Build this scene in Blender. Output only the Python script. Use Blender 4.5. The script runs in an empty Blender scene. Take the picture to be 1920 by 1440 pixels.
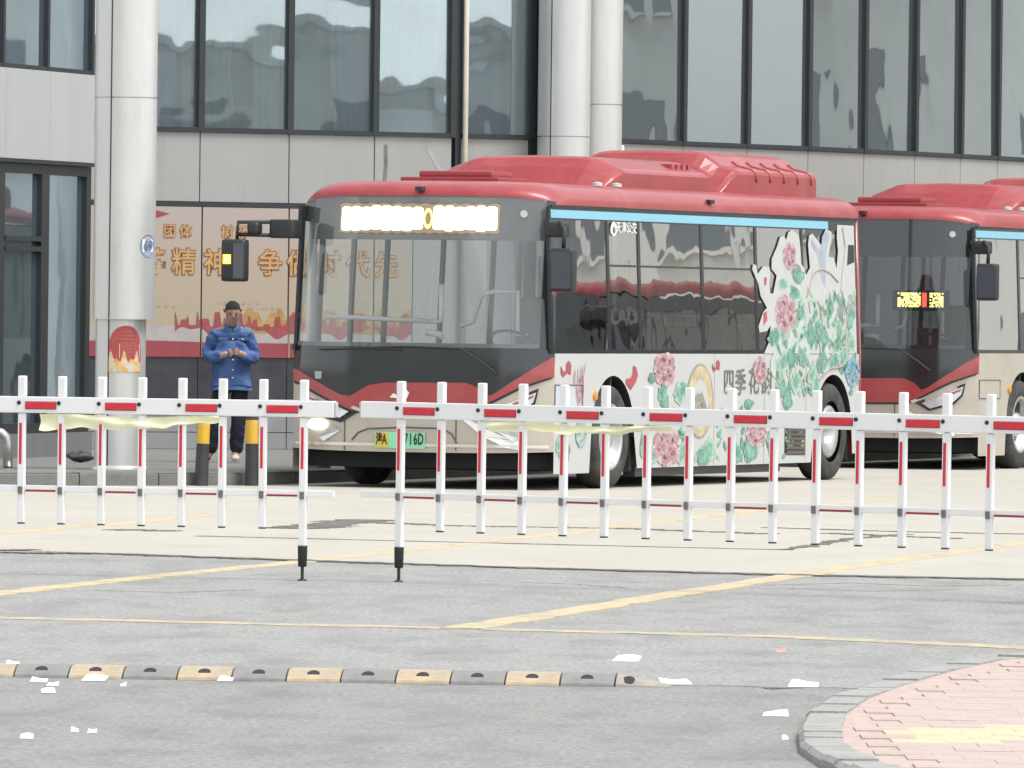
import bpy, bmesh, math, random
from mathutils import Vector, Matrix
from mathutils.geometry import tessellate_polygon
random.seed(7)
PI = math.pi
scene = bpy.context.scene
COL = scene.collection

# ------------------------------------------------------------------ camera
FPX, CAMH, ROLL = 16450.0, 1.57, 0.012      # focal length in photo pixels, eye height, slight camera roll
cam_data = bpy.data.cameras.new('camera')
cam_data.sensor_fit = 'HORIZONTAL'; cam_data.sensor_width = 36.0
cam_data.lens = 36.0 * FPX / 1920.0
cam_data.clip_start = 0.5; cam_data.clip_end = 3000.0
cam = bpy.data.objects.new('camera', cam_data); COL.objects.link(cam)
cam.matrix_world = (Matrix.Translation((0, 0, CAMH)) @
                    Matrix.Rotation(PI / 2 - math.atan(126.0 / FPX), 4, 'X') @ Matrix.Rotation(ROLL, 4, 'Z'))
scene.camera = cam

# ------------------------------------------------------------------ sky, sun, exposure
SUN_EL, SUN_AZ = math.radians(63), math.radians(120)     # azimuth clockwise from +Y (away from the camera)
world = bpy.data.worlds.new('World'); scene.world = world; world.use_nodes = True
wn, wl = world.node_tree.nodes, world.node_tree.links
wn.clear()
sky = wn.new('ShaderNodeTexSky'); sky.sky_type = 'NISHITA'; sky.sun_disc = False
sky.sun_elevation = SUN_EL; sky.sun_rotation = SUN_AZ
sky.air_density = 1.0; sky.dust_density = 1.2; sky.ozone_density = 1.0
hsv = wn.new('ShaderNodeHueSaturation'); hsv.inputs['Saturation'].default_value = 0.14
bgn = wn.new('ShaderNodeBackground'); bgn.inputs['Strength'].default_value = 0.14
won = wn.new('ShaderNodeOutputWorld')
wl.new(sky.outputs[0], hsv.inputs['Color']); wl.new(hsv.outputs[0], bgn.inputs[0]); wl.new(bgn.outputs[0], won.inputs[0])
sun_data = bpy.data.lights.new('sun', 'SUN'); sun_data.energy = 1.5; sun_data.angle = math.radians(24)
sun_data.color = (1.0, 0.975, 0.93)
sun = bpy.data.objects.new('sun', sun_data); COL.objects.link(sun)
sdir = Vector((math.sin(SUN_AZ) * math.cos(SUN_EL), math.cos(SUN_AZ) * math.cos(SUN_EL), math.sin(SUN_EL)))
sun.rotation_euler = sdir.to_track_quat('Z', 'Y').to_euler(); sun.location = sdir * 60
vs = scene.view_settings
vs.view_transform = 'Standard'; vs.look = 'None'; vs.exposure = 1.08; vs.gamma = 1.0; vs.use_curve_mapping = False
scene.cycles.use_denoising = True
scene.cycles.transparent_max_bounces = 24; scene.cycles.max_bounces = 10; scene.cycles.glossy_bounces = 5
scene.cycles.sample_clamp_indirect = 8.0

# ------------------------------------------------------------------ materials
MATS = {}
def mat(name, color, rough=0.6, metal=0.0, var=0.08, scale=4.0, bump=0.0, bscale=60.0, spec=0.5, coat=0.0, dirt=None, dscale=1.2, stretch=None, emit=None, estr=0.0):
    """procedural principled material: base colour with noise variation, optional stains (dirt) and fine relief"""
    if name in MATS: return MATS[name]
    m = bpy.data.materials.new(name); m.use_nodes = True
    n, l = m.node_tree.nodes, m.node_tree.links
    b = n['Principled BSDF']
    b.inputs['Roughness'].default_value = rough; b.inputs['Metallic'].default_value = metal
    b.inputs['Specular IOR Level'].default_value = spec; b.inputs['Coat Weight'].default_value = coat
    b.inputs['Coat Roughness'].default_value = 0.08
    tc = n.new('ShaderNodeTexCoord'); src = tc.outputs['Object']
    if stretch:
        mp = n.new('ShaderNodeMapping'); mp.inputs['Scale'].default_value = stretch
        l.new(src, mp.inputs[0]); src = mp.outputs[0]
    nz = n.new('ShaderNodeTexNoise'); nz.inputs['Scale'].default_value = scale; nz.inputs['Detail'].default_value = 5
    nz.inputs['Roughness'].default_value = 0.62
    l.new(src, nz.inputs['Vector'])
    rp = n.new('ShaderNodeValToRGB'); c = color
    rp.color_ramp.elements[0].position = 0.3; rp.color_ramp.elements[1].position = 0.7
    rp.color_ramp.elements[0].color = (*[max(0, v * (1 - var)) for v in c], 1)
    rp.color_ramp.elements[1].color = (*[min(1, v * (1 + var)) for v in c], 1)
    l.new(nz.outputs['Fac'], rp.inputs[0]); out = rp.outputs[0]
    if dirt:
        dc, amount, lo, hi = dirt
        n2 = n.new('ShaderNodeTexNoise'); n2.inputs['Scale'].default_value = dscale; n2.inputs['Detail'].default_value = 8
        n2.inputs['Roughness'].default_value = 0.7; l.new(src, n2.inputs['Vector'])
        mr = n.new('ShaderNodeMapRange'); mr.inputs[1].default_value = lo; mr.inputs[2].default_value = hi
        mr.inputs[3].default_value = 0; mr.inputs[4].default_value = amount; l.new(n2.outputs['Fac'], mr.inputs[0])
        mx = n.new('ShaderNodeMixRGB'); mx.inputs[2].default_value = (*dc, 1)
        l.new(mr.outputs[0], mx.inputs[0]); l.new(out, mx.inputs[1]); out = mx.outputs[0]
    l.new(out, b.inputs['Base Color'])
    if bump:
        n3 = n.new('ShaderNodeTexNoise'); n3.inputs['Scale'].default_value = bscale; n3.inputs['Detail'].default_value = 4
        l.new(src, n3.inputs['Vector'])
        bp = n.new('ShaderNodeBump'); bp.inputs['Strength'].default_value = bump; bp.inputs['Distance'].default_value = 0.02
        l.new(n3.outputs['Fac'], bp.inputs['Height']); l.new(bp.outputs[0], b.inputs['Normal'])
    if emit:
        b.inputs['Emission Color'].default_value = (*emit, 1); b.inputs['Emission Strength'].default_value = estr
    MATS[name] = m; return m

def glass(name, tint, ior=1.6, boost=1.0, rough=0.01, wave=0.0, wscale=1.5, gl=(1, 1, 1), haze=0.0, hcol=(0.5, 0.5, 0.5)):
    """window glass: tinted transmission + fresnel mirror; wave gives the uneven reflections of float glass"""
    if name in MATS: return MATS[name]
    m = bpy.data.materials.new(name); m.use_nodes = True
    n, l = m.node_tree.nodes, m.node_tree.links; n.clear()
    out = n.new('ShaderNodeOutputMaterial'); mix = n.new('ShaderNodeMixShader')
    tr = n.new('ShaderNodeBsdfTransparent'); tr.inputs[0].default_value = (*tint, 1)
    g = n.new('ShaderNodeBsdfGlossy'); g.inputs['Roughness'].default_value = rough; g.inputs['Color'].default_value = (*gl, 1)
    fr = n.new('ShaderNodeFresnel'); fr.inputs[0].default_value = ior
    mul = n.new('ShaderNodeMath'); mul.operation = 'MULTIPLY'; mul.use_clamp = True; mul.inputs[1].default_value = boost
    l.new(fr.outputs[0], mul.inputs[0]); l.new(mul.outputs[0], mix.inputs[0])
    base = tr.outputs[0]
    if haze:  # pale diffuse share imitates sky sheen on the panes
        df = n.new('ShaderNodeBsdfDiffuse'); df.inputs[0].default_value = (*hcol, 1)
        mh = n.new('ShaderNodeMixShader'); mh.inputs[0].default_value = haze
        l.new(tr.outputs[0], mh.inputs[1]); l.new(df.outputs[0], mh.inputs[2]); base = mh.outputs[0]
    l.new(base, mix.inputs[1]); l.new(g.outputs[0], mix.inputs[2]); l.new(mix.outputs[0], out.inputs[0])
    if wave:
        tc = n.new('ShaderNodeTexCoord'); nz = n.new('ShaderNodeTexNoise'); nz.inputs['Scale'].default_value = wscale
        nz.inputs['Detail'].default_value = 1.5
        l.new(tc.outputs['Object'], nz.inputs['Vector'])
        bp = n.new('ShaderNodeBump'); bp.inputs['Strength'].default_value = wave; bp.inputs['Distance'].default_value = 0.1
        l.new(nz.outputs['Fac'], bp.inputs['Height']); l.new(bp.outputs[0], g.inputs['Normal'])
    MATS[name] = m; return m

def light_mat(name, color, strength):
    if name in MATS: return MATS[name]
    m = bpy.data.materials.new(name); m.use_nodes = True
    n, l = m.node_tree.nodes, m.node_tree.links; n.clear()
    e = n.new('ShaderNodeEmission'); e.inputs[0].default_value = (*color, 1); e.inputs[1].default_value = strength
    o = n.new('ShaderNodeOutputMaterial'); l.new(e.outputs[0], o.inputs[0]); MATS[name] = m; return m

# ------------------------------------------------------------------ mesh helpers
def raw(name, verts, faces, m=None, parent=None, smooth=False, loc=None):
    me = bpy.data.meshes.new(name); me.from_pydata([tuple(v) for v in verts], [], faces); me.update()
    if m: me.materials.append(m)
    if smooth: me.polygons.foreach_set('use_smooth', [True] * len(me.polygons))
    o = bpy.data.objects.new(name, me); COL.objects.link(o)
    if parent: o.parent = parent
    if loc: o.location = loc
    return o
def inst(name, me, parent, mw=None, loc=None, rz=0):
    o = bpy.data.objects.new(name, me); COL.objects.link(o)
    if parent: o.parent = parent
    if mw is not None: o.matrix_local = mw
    if loc is not None: o.location = loc; o.rotation_euler = (0, 0, rz)
    return o
def tag(o, label=None, cat=None, group=None, kind=None):
    if label: o['label'] = label
    if cat: o['category'] = cat
    if group: o['group'] = group
    if kind: o['kind'] = kind
    return o
def thing(name, label, cat, loc=(0, 0, 0), rz=0, group=None):
    o = bpy.data.objects.new(name, None); COL.objects.link(o); o.empty_display_size = 0.2
    o.location = loc; o.rotation_euler = (0, 0, rz)
    return tag(o, label, cat, group)
def structure(name, verts, faces, m, parent=None):
    return tag(raw(name, verts, faces, m, parent), kind='structure')

class MB:
    """collects shapes and links them as one mesh object"""
    def __init__(s): s.v = []; s.f = []
    def add(s, v, f):
        k = len(s.v); s.v += [tuple(p) for p in v]; s.f += [tuple(i + k for i in q) for q in f]; return s
    def box(s, a, b, M=None):
        x0, y0, z0 = a; x1, y1, z1 = b
        v = [Vector(p) for p in ((x0,y0,z0),(x1,y0,z0),(x1,y1,z0),(x0,y1,z0),(x0,y0,z1),(x1,y0,z1),(x1,y1,z1),(x0,y1,z1))]
        if M: v = [M @ p for p in v]
        return s.add(v, [(0,3,2,1),(4,5,6,7),(0,1,5,4),(1,2,6,5),(2,3,7,6),(3,0,4,7)])
    def bevbox(s, a, b, r, M=None):
        bm = bmesh.new(); bmesh.ops.create_cube(bm, size=1.0)
        for v in bm.verts:
            v.co = Vector([a[i] + (v.co[i] + .5) * (b[i] - a[i]) for i in range(3)])
        bmesh.ops.bevel(bm, geom=bm.edges[:] , offset=r, segments=2, profile=0.7, affect='EDGES')
        bm.verts.index_update(); vs_ = [v.co.copy() for v in bm.verts]; fs = [tuple(q.index for q in f.verts) for f in bm.faces]; bm.free()
        if M: vs_ = [M @ p for p in vs_]
        return s.add(vs_, fs)
    def tube(s, pts, r, n=8, caps=True):
        pts = [Vector(p) for p in pts]; rr = r if isinstance(r, (list, tuple)) else [r] * len(pts)
        v = []; f = []; up = None
        for i, p in enumerate(pts):
            d = (pts[min(i+1, len(pts)-1)] - pts[max(i-1, 0)]).normalized()
            if up is None: up = Vector((0,0,1)) if abs(d.z) < .9 else Vector((1,0,0))
            a = d.cross(up).normalized(); b_ = a.cross(d).normalized(); up = b_
            for k in range(n):
                t = 2 * PI * k / n; v.append(p + (a * math.cos(t) + b_ * math.sin(t)) * rr[i])
        for i in range(len(pts) - 1):
            for k in range(n):
                f.append((i*n+k, i*n+(k+1) % n, (i+1)*n+(k+1) % n, (i+1)*n+k))
        if caps: f += [tuple(range(n-1, -1, -1)), tuple(range((len(pts)-1)*n, len(pts)*n))]
        return s.add(v, f)
    def lathe(s, prof, n=32, M=None, caps=False):
        v = []; f = []
        for r, h in prof:
            for k in range(n):
                t = 2 * PI * k / n; v.append(Vector((r*math.cos(t), r*math.sin(t), h)))
        for i in range(len(prof) - 1):
            for k in range(n): f.append((i*n+k, i*n+(k+1) % n, (i+1)*n+(k+1) % n, (i+1)*n+k))
        if caps: f += [tuple(range(n-1, -1, -1)), tuple(range((len(prof)-1)*n, len(prof)*n))]
        if M: v = [M @ p for p in v]
        return s.add(v, f)
    def grid(s, fn, nu, nv):
        v = [fn(i / nu, j / nv) for i in range(nu + 1) for j in range(nv + 1)]
        f = [(i*(nv+1)+j, (i+1)*(nv+1)+j, (i+1)*(nv+1)+j+1, i*(nv+1)+j+1) for i in range(nu) for j in range(nv)]
        return s.add(v, f)
    def poly(s, pts2, fn):
        """flat print: a 2-D outline, tessellated, laid on a surface by fn(a, b)"""
        tri = tessellate_polygon([[Vector((p[0], p[1], 0)) for p in pts2]])
        return s.add([fn(*p) for p in pts2], [tuple(t) for t in tri])
    def build(s, name, m=None, parent=None, smooth=False, loc=None): return raw(name, s.v, s.f, m, parent, smooth, loc)
    def mesh(s, name, m=None, smooth=False):
        me = bpy.data.meshes.new(name); me.from_pydata(s.v, [], s.f); me.update()
        if m: me.materials.append(m)
        if smooth: me.polygons.foreach_set('use_smooth', [True] * len(me.polygons))
        return me

def copy_tree(o, parent=None):
    c = o.copy(); COL.objects.link(c); c.parent = parent
    for ch in list(o.children): copy_tree(ch, c)
    return c
def text_mesh(body, size, bold=0.0, name='lettering', m=None, align='CENTER'):
    cu = bpy.data.curves.new(name, 'FONT'); cu.body = body; cu.size = size; cu.offset = bold
    cu.align_x = align; cu.align_y = 'CENTER'; cu.resolution_u = 2
    ob = bpy.data.objects.new(name, cu); COL.objects.link(ob)
    dg = bpy.context.evaluated_depsgraph_get()
    me = bpy.data.meshes.new_from_object(ob.evaluated_get(dg))
    bpy.data.objects.remove(ob); bpy.data.curves.remove(cu)
    me.materials.clear()
    if m: me.materials.append(m)
    return me
def basis(o, right, up, normal):
    r, u, n = Vector(right), Vector(up), Vector(normal)
    return Matrix(((r.x, u.x, n.x, o[0]), (r.y, u.y, n.y, o[1]), (r.z, u.z, n.z, o[2]), (0, 0, 0, 1)))
def lerp_pts(pts, x):
    if x <= pts[0][0]: return pts[0][1]
    for (a, b), (c, d) in zip(pts, pts[1:]):
        if x <= c: return b + (d - b) * (x - a) / (c - a)
    return pts[-1][1]
# measuring: photo column/row -> metres on the ground (z = 0) or along a vertical plane
def hor(px): return 594 + ROLL * (px - 960)
def ground_at(px, py, z=0.0):
    Y = (CAMH - z) * FPX / (py - hor(px)); return ((px - 960) * Y / FPX, Y)
def wall_at(A, B, px):
    """distance along the plan line A-B at which the sight line of photo column px meets it"""
    k = (px - 960) / FPX; dx, dy = B[0] - A[0], B[1] - A[1]; L = math.hypot(dx, dy)
    return (k * A[1] - A[0]) / (dx - k * dy) * L

# shared materials
M_ASPHALT = mat('asphalt', (.225,.224,.214), .92, var=.30, scale=38, bump=.08, bscale=45, dirt=((.14,.139,.133), .8, .46, .70), dscale=2.4, stretch=(1, .35, 1))
M_CONC = mat('concrete_slab', (.395,.372,.322), .9, var=.08, scale=1.2, bump=.08, bscale=40, dirt=((.31,.295,.26), .5, .5, .75), dscale=.6, stretch=(1, .4, 1))
M_JOINT = mat('joint_tar', (.12,.113,.10), .95, var=.3)
M_YEL = mat('yellow_road_paint', (.50,.41,.245), .8, var=.15, scale=9, dirt=((.30,.285,.25), .95, .46, .62), dscale=4)
M_YELTHIN = mat('faded_yellow_paint', (.46,.39,.26), .85, var=.15, scale=9, dirt=((.21,.21,.20), .9, .46, .64), dscale=5)
M_DARKMETAL = mat('dark_metal', (.03,.034,.037), .45, .3)
M_WHITE = mat('white_powder_coat', (.82,.82,.81), .42, var=.02, dirt=((.45,.43,.38), .35, .58, .8), dscale=3)
M_RED_REFL = mat('red_reflective_tape', (.62,.03,.05), .35, var=.12, scale=20)
M_STEEL = mat('brushed_steel', (.42,.42,.41), .32, .9, var=.06)
M_BLACK = mat('black_plastic', (.018,.020,.023), .55)
M_RUBBER = mat('tyre_rubber', (.03,.03,.03), .85, var=.25, bump=.2, dirt=((.16,.145,.12), .5, .45, .75), dscale=6)
M_PANEL = mat('aluminium_wall_panel', (.315,.315,.302), .55, .05, var=.05, scale=1.1, dirt=((.19,.188,.178), .5, .55, .82), dscale=2.2, stretch=(1.6, 1.6, .35))
M_COLUMN = mat('column_cladding', (.56,.57,.555), .34, .4, var=.04, dirt=((.33,.33,.31), .45, .55, .8), dscale=2.5, stretch=(2, 2, .4))
# ================================================================== GROUND
road = structure('asphalt_road', [(-900,-900,0),(900,-900,0),(900,900,0),(-900,900,0)], [(0,1,2,3)], M_ASPHALT)
# concrete yard of the bus station: sheet 4 mm above the asphalt, its near edge measured on the ground
edge = [(-60,66),(-9,60.4),(-3.35,57.45),(-2.7,56.97),(-1.64,56.17),(0,54.95),(1.65,54.14),(3.14,53.75),(9,52.6),(60,44)]
MB_ = MB()
rng = random.Random(3)
fine = []
for (a, b) in zip(edge, edge[1:]):
    k = 24 if abs(b[0] - a[0]) < 8 else 4
    for i in range(k):
        t = i / k; fine.append((a[0] + (b[0]-a[0]) * t, a[1] + (b[1]-a[1]) * t + rng.uniform(-.05, .05) * (1 if k > 4 else 0)))
fine.append(edge[-1])
n = len(fine)
yard = structure('concrete_yard', [(x, y, .006) for x, y in fine] + [(x, 400, .006) for x, y in fine] + [(x, y, 0) for x, y in fine],
                 [(i, i+1, n+i+1, n+i) for i in range(n-1)] + [(2*n+i, 2*n+i+1, i+1, i) for i in range(n-1)], M_CONC)
# older, paler asphalt between the speed bump and the concrete
M_ASPH2 = mat('weathered_asphalt', (.262,.262,.252), .92, var=.30, scale=38, bump=.08, bscale=45, dirt=((.165,.165,.158), .8, .46, .70), dscale=2.2, stretch=(1, .35, 1))
ne_ = [(-60,40),(-2.21,37.95),(.5,37.5)] + [(.5+.1*i_, 37.5+.05*math.sin(i_*1.7)+.06*math.sin(i_*.6)) for i_ in range(1, 14)] + [(60,36)]; kn = len(ne_)
structure('old_asphalt', [(x, y, .0025) for x, y in ne_] + [(60,70,.0025),(-60,70,.0025)] + [(x, y, 0) for x, y in ne_], [tuple(range(kn+2))] + [(i_, kn+2+i_, kn+3+i_, i_+1) for i_ in range(kn-1)], M_ASPH2, road)
def ground_strip(name, pts, w, z, m, parent, jitter=0.0, n_sub=14, seed=1):
    """painted line or joint laid on the ground along measured points; width w in metres"""
    r = random.Random(seed); P = []
    for (a, b) in zip(pts, pts[1:]):
        for i in range(n_sub):
            t = i / n_sub; P.append(Vector((a[0]+(b[0]-a[0])*t, a[1]+(b[1]-a[1])*t, z)))
    P.append(Vector((*pts[-1], z)))
    v = []
    for i, p in enumerate(P):
        d = (P[min(i+1, len(P)-1)] - P[max(i-1, 0)]).normalized(); nrm = Vector((-d.y, d.x, 0))
        ww = w * (1 + r.uniform(-jitter, jitter)); off = r.uniform(-jitter, jitter) * w * .4
        v += [p + nrm * (ww/2 + off), p - nrm * (ww/2 - off)]
    f = [(2*i, 2*i+1, 2*i+3, 2*i+2) for i in range(len(P)-1)]
    k0 = len(v); v += [Vector((p.x, p.y, .0005)) for p in v]          # edges run down to the ground: no gap under the paint
    f += [(2*i, 2*i+2, k0+2*i+2, k0+2*i) for i in range(len(P)-1)] + [(2*i+1, k0+2*i+1, k0+2*i+3, 2*i+3) for i in range(len(P)-1)]
    return structure(name, v, f, m, parent)
G = ground_at
lineA = [G(-220,1142), G(0,1115), G(280,1084), G(550,1057), G(960,1013), G(1160,990), G(1450,956), G(1700,934)]
lineB = [G(870,1181), G(1180,1131), G(1480,1083), G(1880,1025), G(2100,1000)]
lineC = [G(-200,1156), G(0,1160), G(870,1180), G(1480,1196), G(1920,1216), G(2150,1226)]
lineD = [G(-200,1015), G(0,1002), G(250,982), G(400,965)]
ground_strip('lane_line', lineA, .19, .0080, M_YEL, road, .12, seed=4)
ground_strip('lane_line', lineB, .21, .0084, M_YEL, road, .12, seed=5)
ground_strip('lane_line', lineC, .28, .0060, M_YELTHIN, road, .2, seed=6)
ground_strip('lane_line', lineD, .2, .0082, M_YEL, road, .2, seed=7)
# hairline cracks in the asphalt
for i_, pp in enumerate([[G(1500,1290), G(1470,1292), G(1440,1292)], [G(980,1093), G(1080,1096), G(1180,1104)], [G(1490,1104), G(1640,1110), G(1800,1106)], [G(1440,1098), G(1600,1094), G(1760,1100), G(1900,1098)], [G(180,1108), G(330,1112), G(480,1107)]]):
    ground_strip('crack', pp, .045, .0034, mat('crack_dark', (.15,.152,.148), .95, var=.3, scale=20), road, .95, n_sub=18, seed=60+i_)
# joints and broken seams of the concrete
for i, (pp, w, j) in enumerate([
    ([G(375,1007), G(960,1021), G(1480,1033)], .13, .5),
    ([G(540,993), G(600,989), G(690,976)], .42, .55),
    ([G(690,981), G(860,988), G(1000,990), G(1180,993), G(1440,1003)], .22, .9),
    ([G(1440,991), G(1700,999), G(1960,1004)], .16, .6),
    ([G(1480,1033), G(1600,1012), G(1700,1004)], .12, .7),
    ([G(-60,1034), G(70,1033)], .16, .6),
    ([G(220,995), G(330,998)], .25, .8),
    ([G(1560,1002), G(1700,1008), G(1800,1012)], .14, .9),
    ([G(-60,1038), G(200,1040), G(480,1050), G(960,1066), G(1460,1080), G(1960,1089)], .20, .7)]):
    ground_strip('slab_joint', pp, w*.8, .0088 + .0003*i, M_JOINT, yard, j, n_sub=26, seed=20+i)
# ------------------------------------------------------------------ sidewalk along the building, with its kerb
KERB = [(-9.5,75.3),(-4.57,78.38),(-3.18,79.24),(-2.32,79.95),(2.35,93.4),(5.9,103.7),(10.0,116)]
M_WALK = mat('sidewalk_paving', (.17,.168,.16), .85, var=.12, scale=3, dirt=((.11,.108,.10), .6, .48, .7), dscale=1.5, bump=.3)
M_KERB = mat('kerb_stone', (.16,.158,.15), .85, var=.15, scale=5, dirt=((.08,.08,.077), .6, .5, .7), dscale=3, bump=.4)
inner = [(-9.5,100),(-8,100),(-4,101),(-2,102),(3,104),(8,116),(10,125)]
v = [(x, y, .12) for x, y in KERB] + [(x, y, .12) for x, y in inner]
k = len(KERB)
walk = structure('sidewalk', [(x+.02, y+.02, .12) for x, y in KERB] + [(x, y, .12) for x, y in inner], [(i, i+1, k+i+1, k+i) for i in range(k-1)], M_WALK)
def kerb_run(poly, h, w, ln, parent, m, side=1, gap=.012, lo=0.0, name='kerb_stone', seed=2):
    r = random.Random(seed)
    for (a, b) in zip(poly, poly[1:]):
        d = Vector((b[0]-a[0], b[1]-a[1], 0)); L = d.length; d.normalize(); nn = max(1, round(L/ln)); st = L/nn
        nrm = Vector((-d.y, d.x, 0)) * side
        for i in range(nn):
            o = Vector((a[0], a[1], lo)) + d*(i*st)
            hh = h + r.uniform(-.006, .006); e = .018
            ww = w
            prof = [(0,0),(0,hh-e),(e,hh),(ww,hh),(ww,0)]
            v = []
            for t in (gap/2, st-gap/2):
                v += [o + d*t + nrm*q + Vector((0,0,zz)) for q, zz in prof]
            f = [(0,1,6,5),(1,2,7,6),(2,3,8,7),(3,4,9,8),(4,3,2,1,0),(5,6,7,8,9)]
            raw(name, v, f, m, parent)
kerb_run(KERB[:4], .125, .16, .8, walk, M_KERB)
kerb_run(KERB[3:], .125, .16, 1.0, walk, M_KERB)

# ------------------------------------------------------------------ paved corner island at the lower right
ISL = [(3.9,42.2),(2.75,41.1),(2.36,40.5),(2.09,39.9),(1.80,38.6),(1.51,37.0),(1.30,35.6),(1.16,34.2),(1.09,32.9),(1.06,31.8),(1.10,30.8),(1.20,29.8),(1.40,28.9),(1.8,28.2),(2.6,27.8),(3.9,27.7)]
M_BED = mat('mortar_bed', (.42,.33,.295), .95, var=.2, scale=20)
isl = structure('corner_pavement', [(x+.03, y, .037) for x, y in ISL], [tuple(range(len(ISL)-1, -1, -1))], M_BED)
M_KERB2 = mat('island_kerb_stone', (.30,.30,.288), .85, var=.15, scale=7, dirt=((.2,.195,.18), .6, .5, .7), dscale=4, bump=.4)
kerb_run(ISL, .045, .16, .38, isl, M_KERB2, side=1, gap=.02, seed=9)
M_TILE = [mat('pink_paver_%d' % i, c, .85, var=.12, scale=9, bump=.35, bscale=60, dirt=((.35,.29,.26), .6, .48, .75), dscale=3)
          for i, c in enumerate([(.43,.345,.31),(.425,.342,.307),(.437,.352,.317),(.415,.335,.302)])]
M_TACT = mat('yellow_tactile_paver', (.52,.44,.29), .85, var=.12, scale=9, bump=.3, dirt=((.50,.42,.32), .7, .5, .75), dscale=7)
def in_poly(x, y, poly):
    c = False; j = len(poly)-1
    for i in range(len(poly)):
        (xi, yi), (xj, yj) = poly[i], poly[j]
        if (yi > y) != (yj > y) and x < (xj-xi)*(y-yi)/(yj-yi) + xi: c = not c
        j = i
    return c
tile_me = {}
def tile_mesh(w, d, m):
    key = (w, d, m.name)
    if key not in tile_me:
        b = MB(); b.bevbox((-w/2, -d/2, 0), (w/2, d/2, .03), .0012); tile_me[key] = b.mesh('paver', m)
    return tile_me[key]
shrunk = [(x + (.19 if x < 2.2 else 0) , y - (.2 if y > 36 else -.15)) for x, y in ISL]
r = random.Random(11)
ty = 28.4; row = 0
big = []
while ty < 42:
    tx = .9 + (.1 if row % 2 else 0)
    while tx < 2.75:
        if all(in_poly(tx+a, ty+b, shrunk) for a in (-.095, .095) for b in (-.145, .145)):
            yel = abs((ty - 32.55) - (tx - 1.75)*1.0) < .62 and tx > 1.42
            m = M_TACT if yel else r.choice(M_TILE)
            o = inst('tactile_paver' if yel else 'paver', tile_mesh(.1995, .2990, m), isl, loc=(tx, ty, .012 + r.uniform(-.0012, .0012)), rz=r.uniform(-.006, .006))
        tx += .2
    ty += .3; row += 1

# ================================================================== BUILDING
def facade_frame(A, B):
    d = Vector((B[0]-A[0], B[1]-A[1], 0)); L = d.length; d.normalize(); nrm = Vector((d.y, -d.x, 0))   # nrm faces the camera side
    return Vector((A[0], A[1], 0)), d, nrm, L
def wbox(A, B, u0, u1, z0, z1, f0, f1):
    """box on a facade: u along the wall, z height, f distance in front of the wall plane"""
    o, d, nrm, L = facade_frame(A, B); v = []
    for z in (z0, z1):
        for u, f in ((u0, f1), (u1, f1), (u1, f0), (u0, f0)):
            v.append(o + d*u + nrm*f + Vector((0,0,z)))
    return v, [(0,3,2,1),(4,5,6,7),(0,1,5,4),(1,2,6,5),(2,3,7,6),(3,0,4,7)]
bld = thing('terminal_building', 'pale grey panel-clad station building with dark-framed curtain windows behind the buses', 'building', (0, 94, 0))
BO = Vector((0, 94, 0))
def bput(name, vf_list, m, smooth=False, parent=None):
    b = MB()
    for v, f in vf_list: b.add([Vector(p) - BO for p in v], f)
    return b.build(name, m, parent or bld, smooth)
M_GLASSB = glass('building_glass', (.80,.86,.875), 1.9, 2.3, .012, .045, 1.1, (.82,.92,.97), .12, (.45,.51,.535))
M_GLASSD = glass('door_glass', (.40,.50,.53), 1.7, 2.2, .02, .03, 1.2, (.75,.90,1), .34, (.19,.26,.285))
M_CURT = [mat('curtain_%d' % i, c, .9, var=.12, scale=3, stretch=(6, 6, .6)) for i, c in enumerate([(.80,.83,.74),(.62,.67,.70),(.34,.40,.43)])]
M_BLIND = [mat('blind_%d' % i, c, .9, var=.10, scale=2.5, stretch=(5, 5, .5)) for i, c in enumerate([(.40,.44,.46),(.34,.38,.40),(.44,.47,.475),(.30,.35,.37)])]
M_ROOM = mat('dim_room_wall', (.55,.59,.60), .9, var=.3, scale=1.2)
M_FRAME = mat('window_frame_dark', (.035,.04,.043), .45, .4)
ZS, ZB, ZTOP = 3.50, 2.76, 7.2      # sill of upper windows, bottom of the panel band, roof
wave_rng = random.Random(5)
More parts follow.
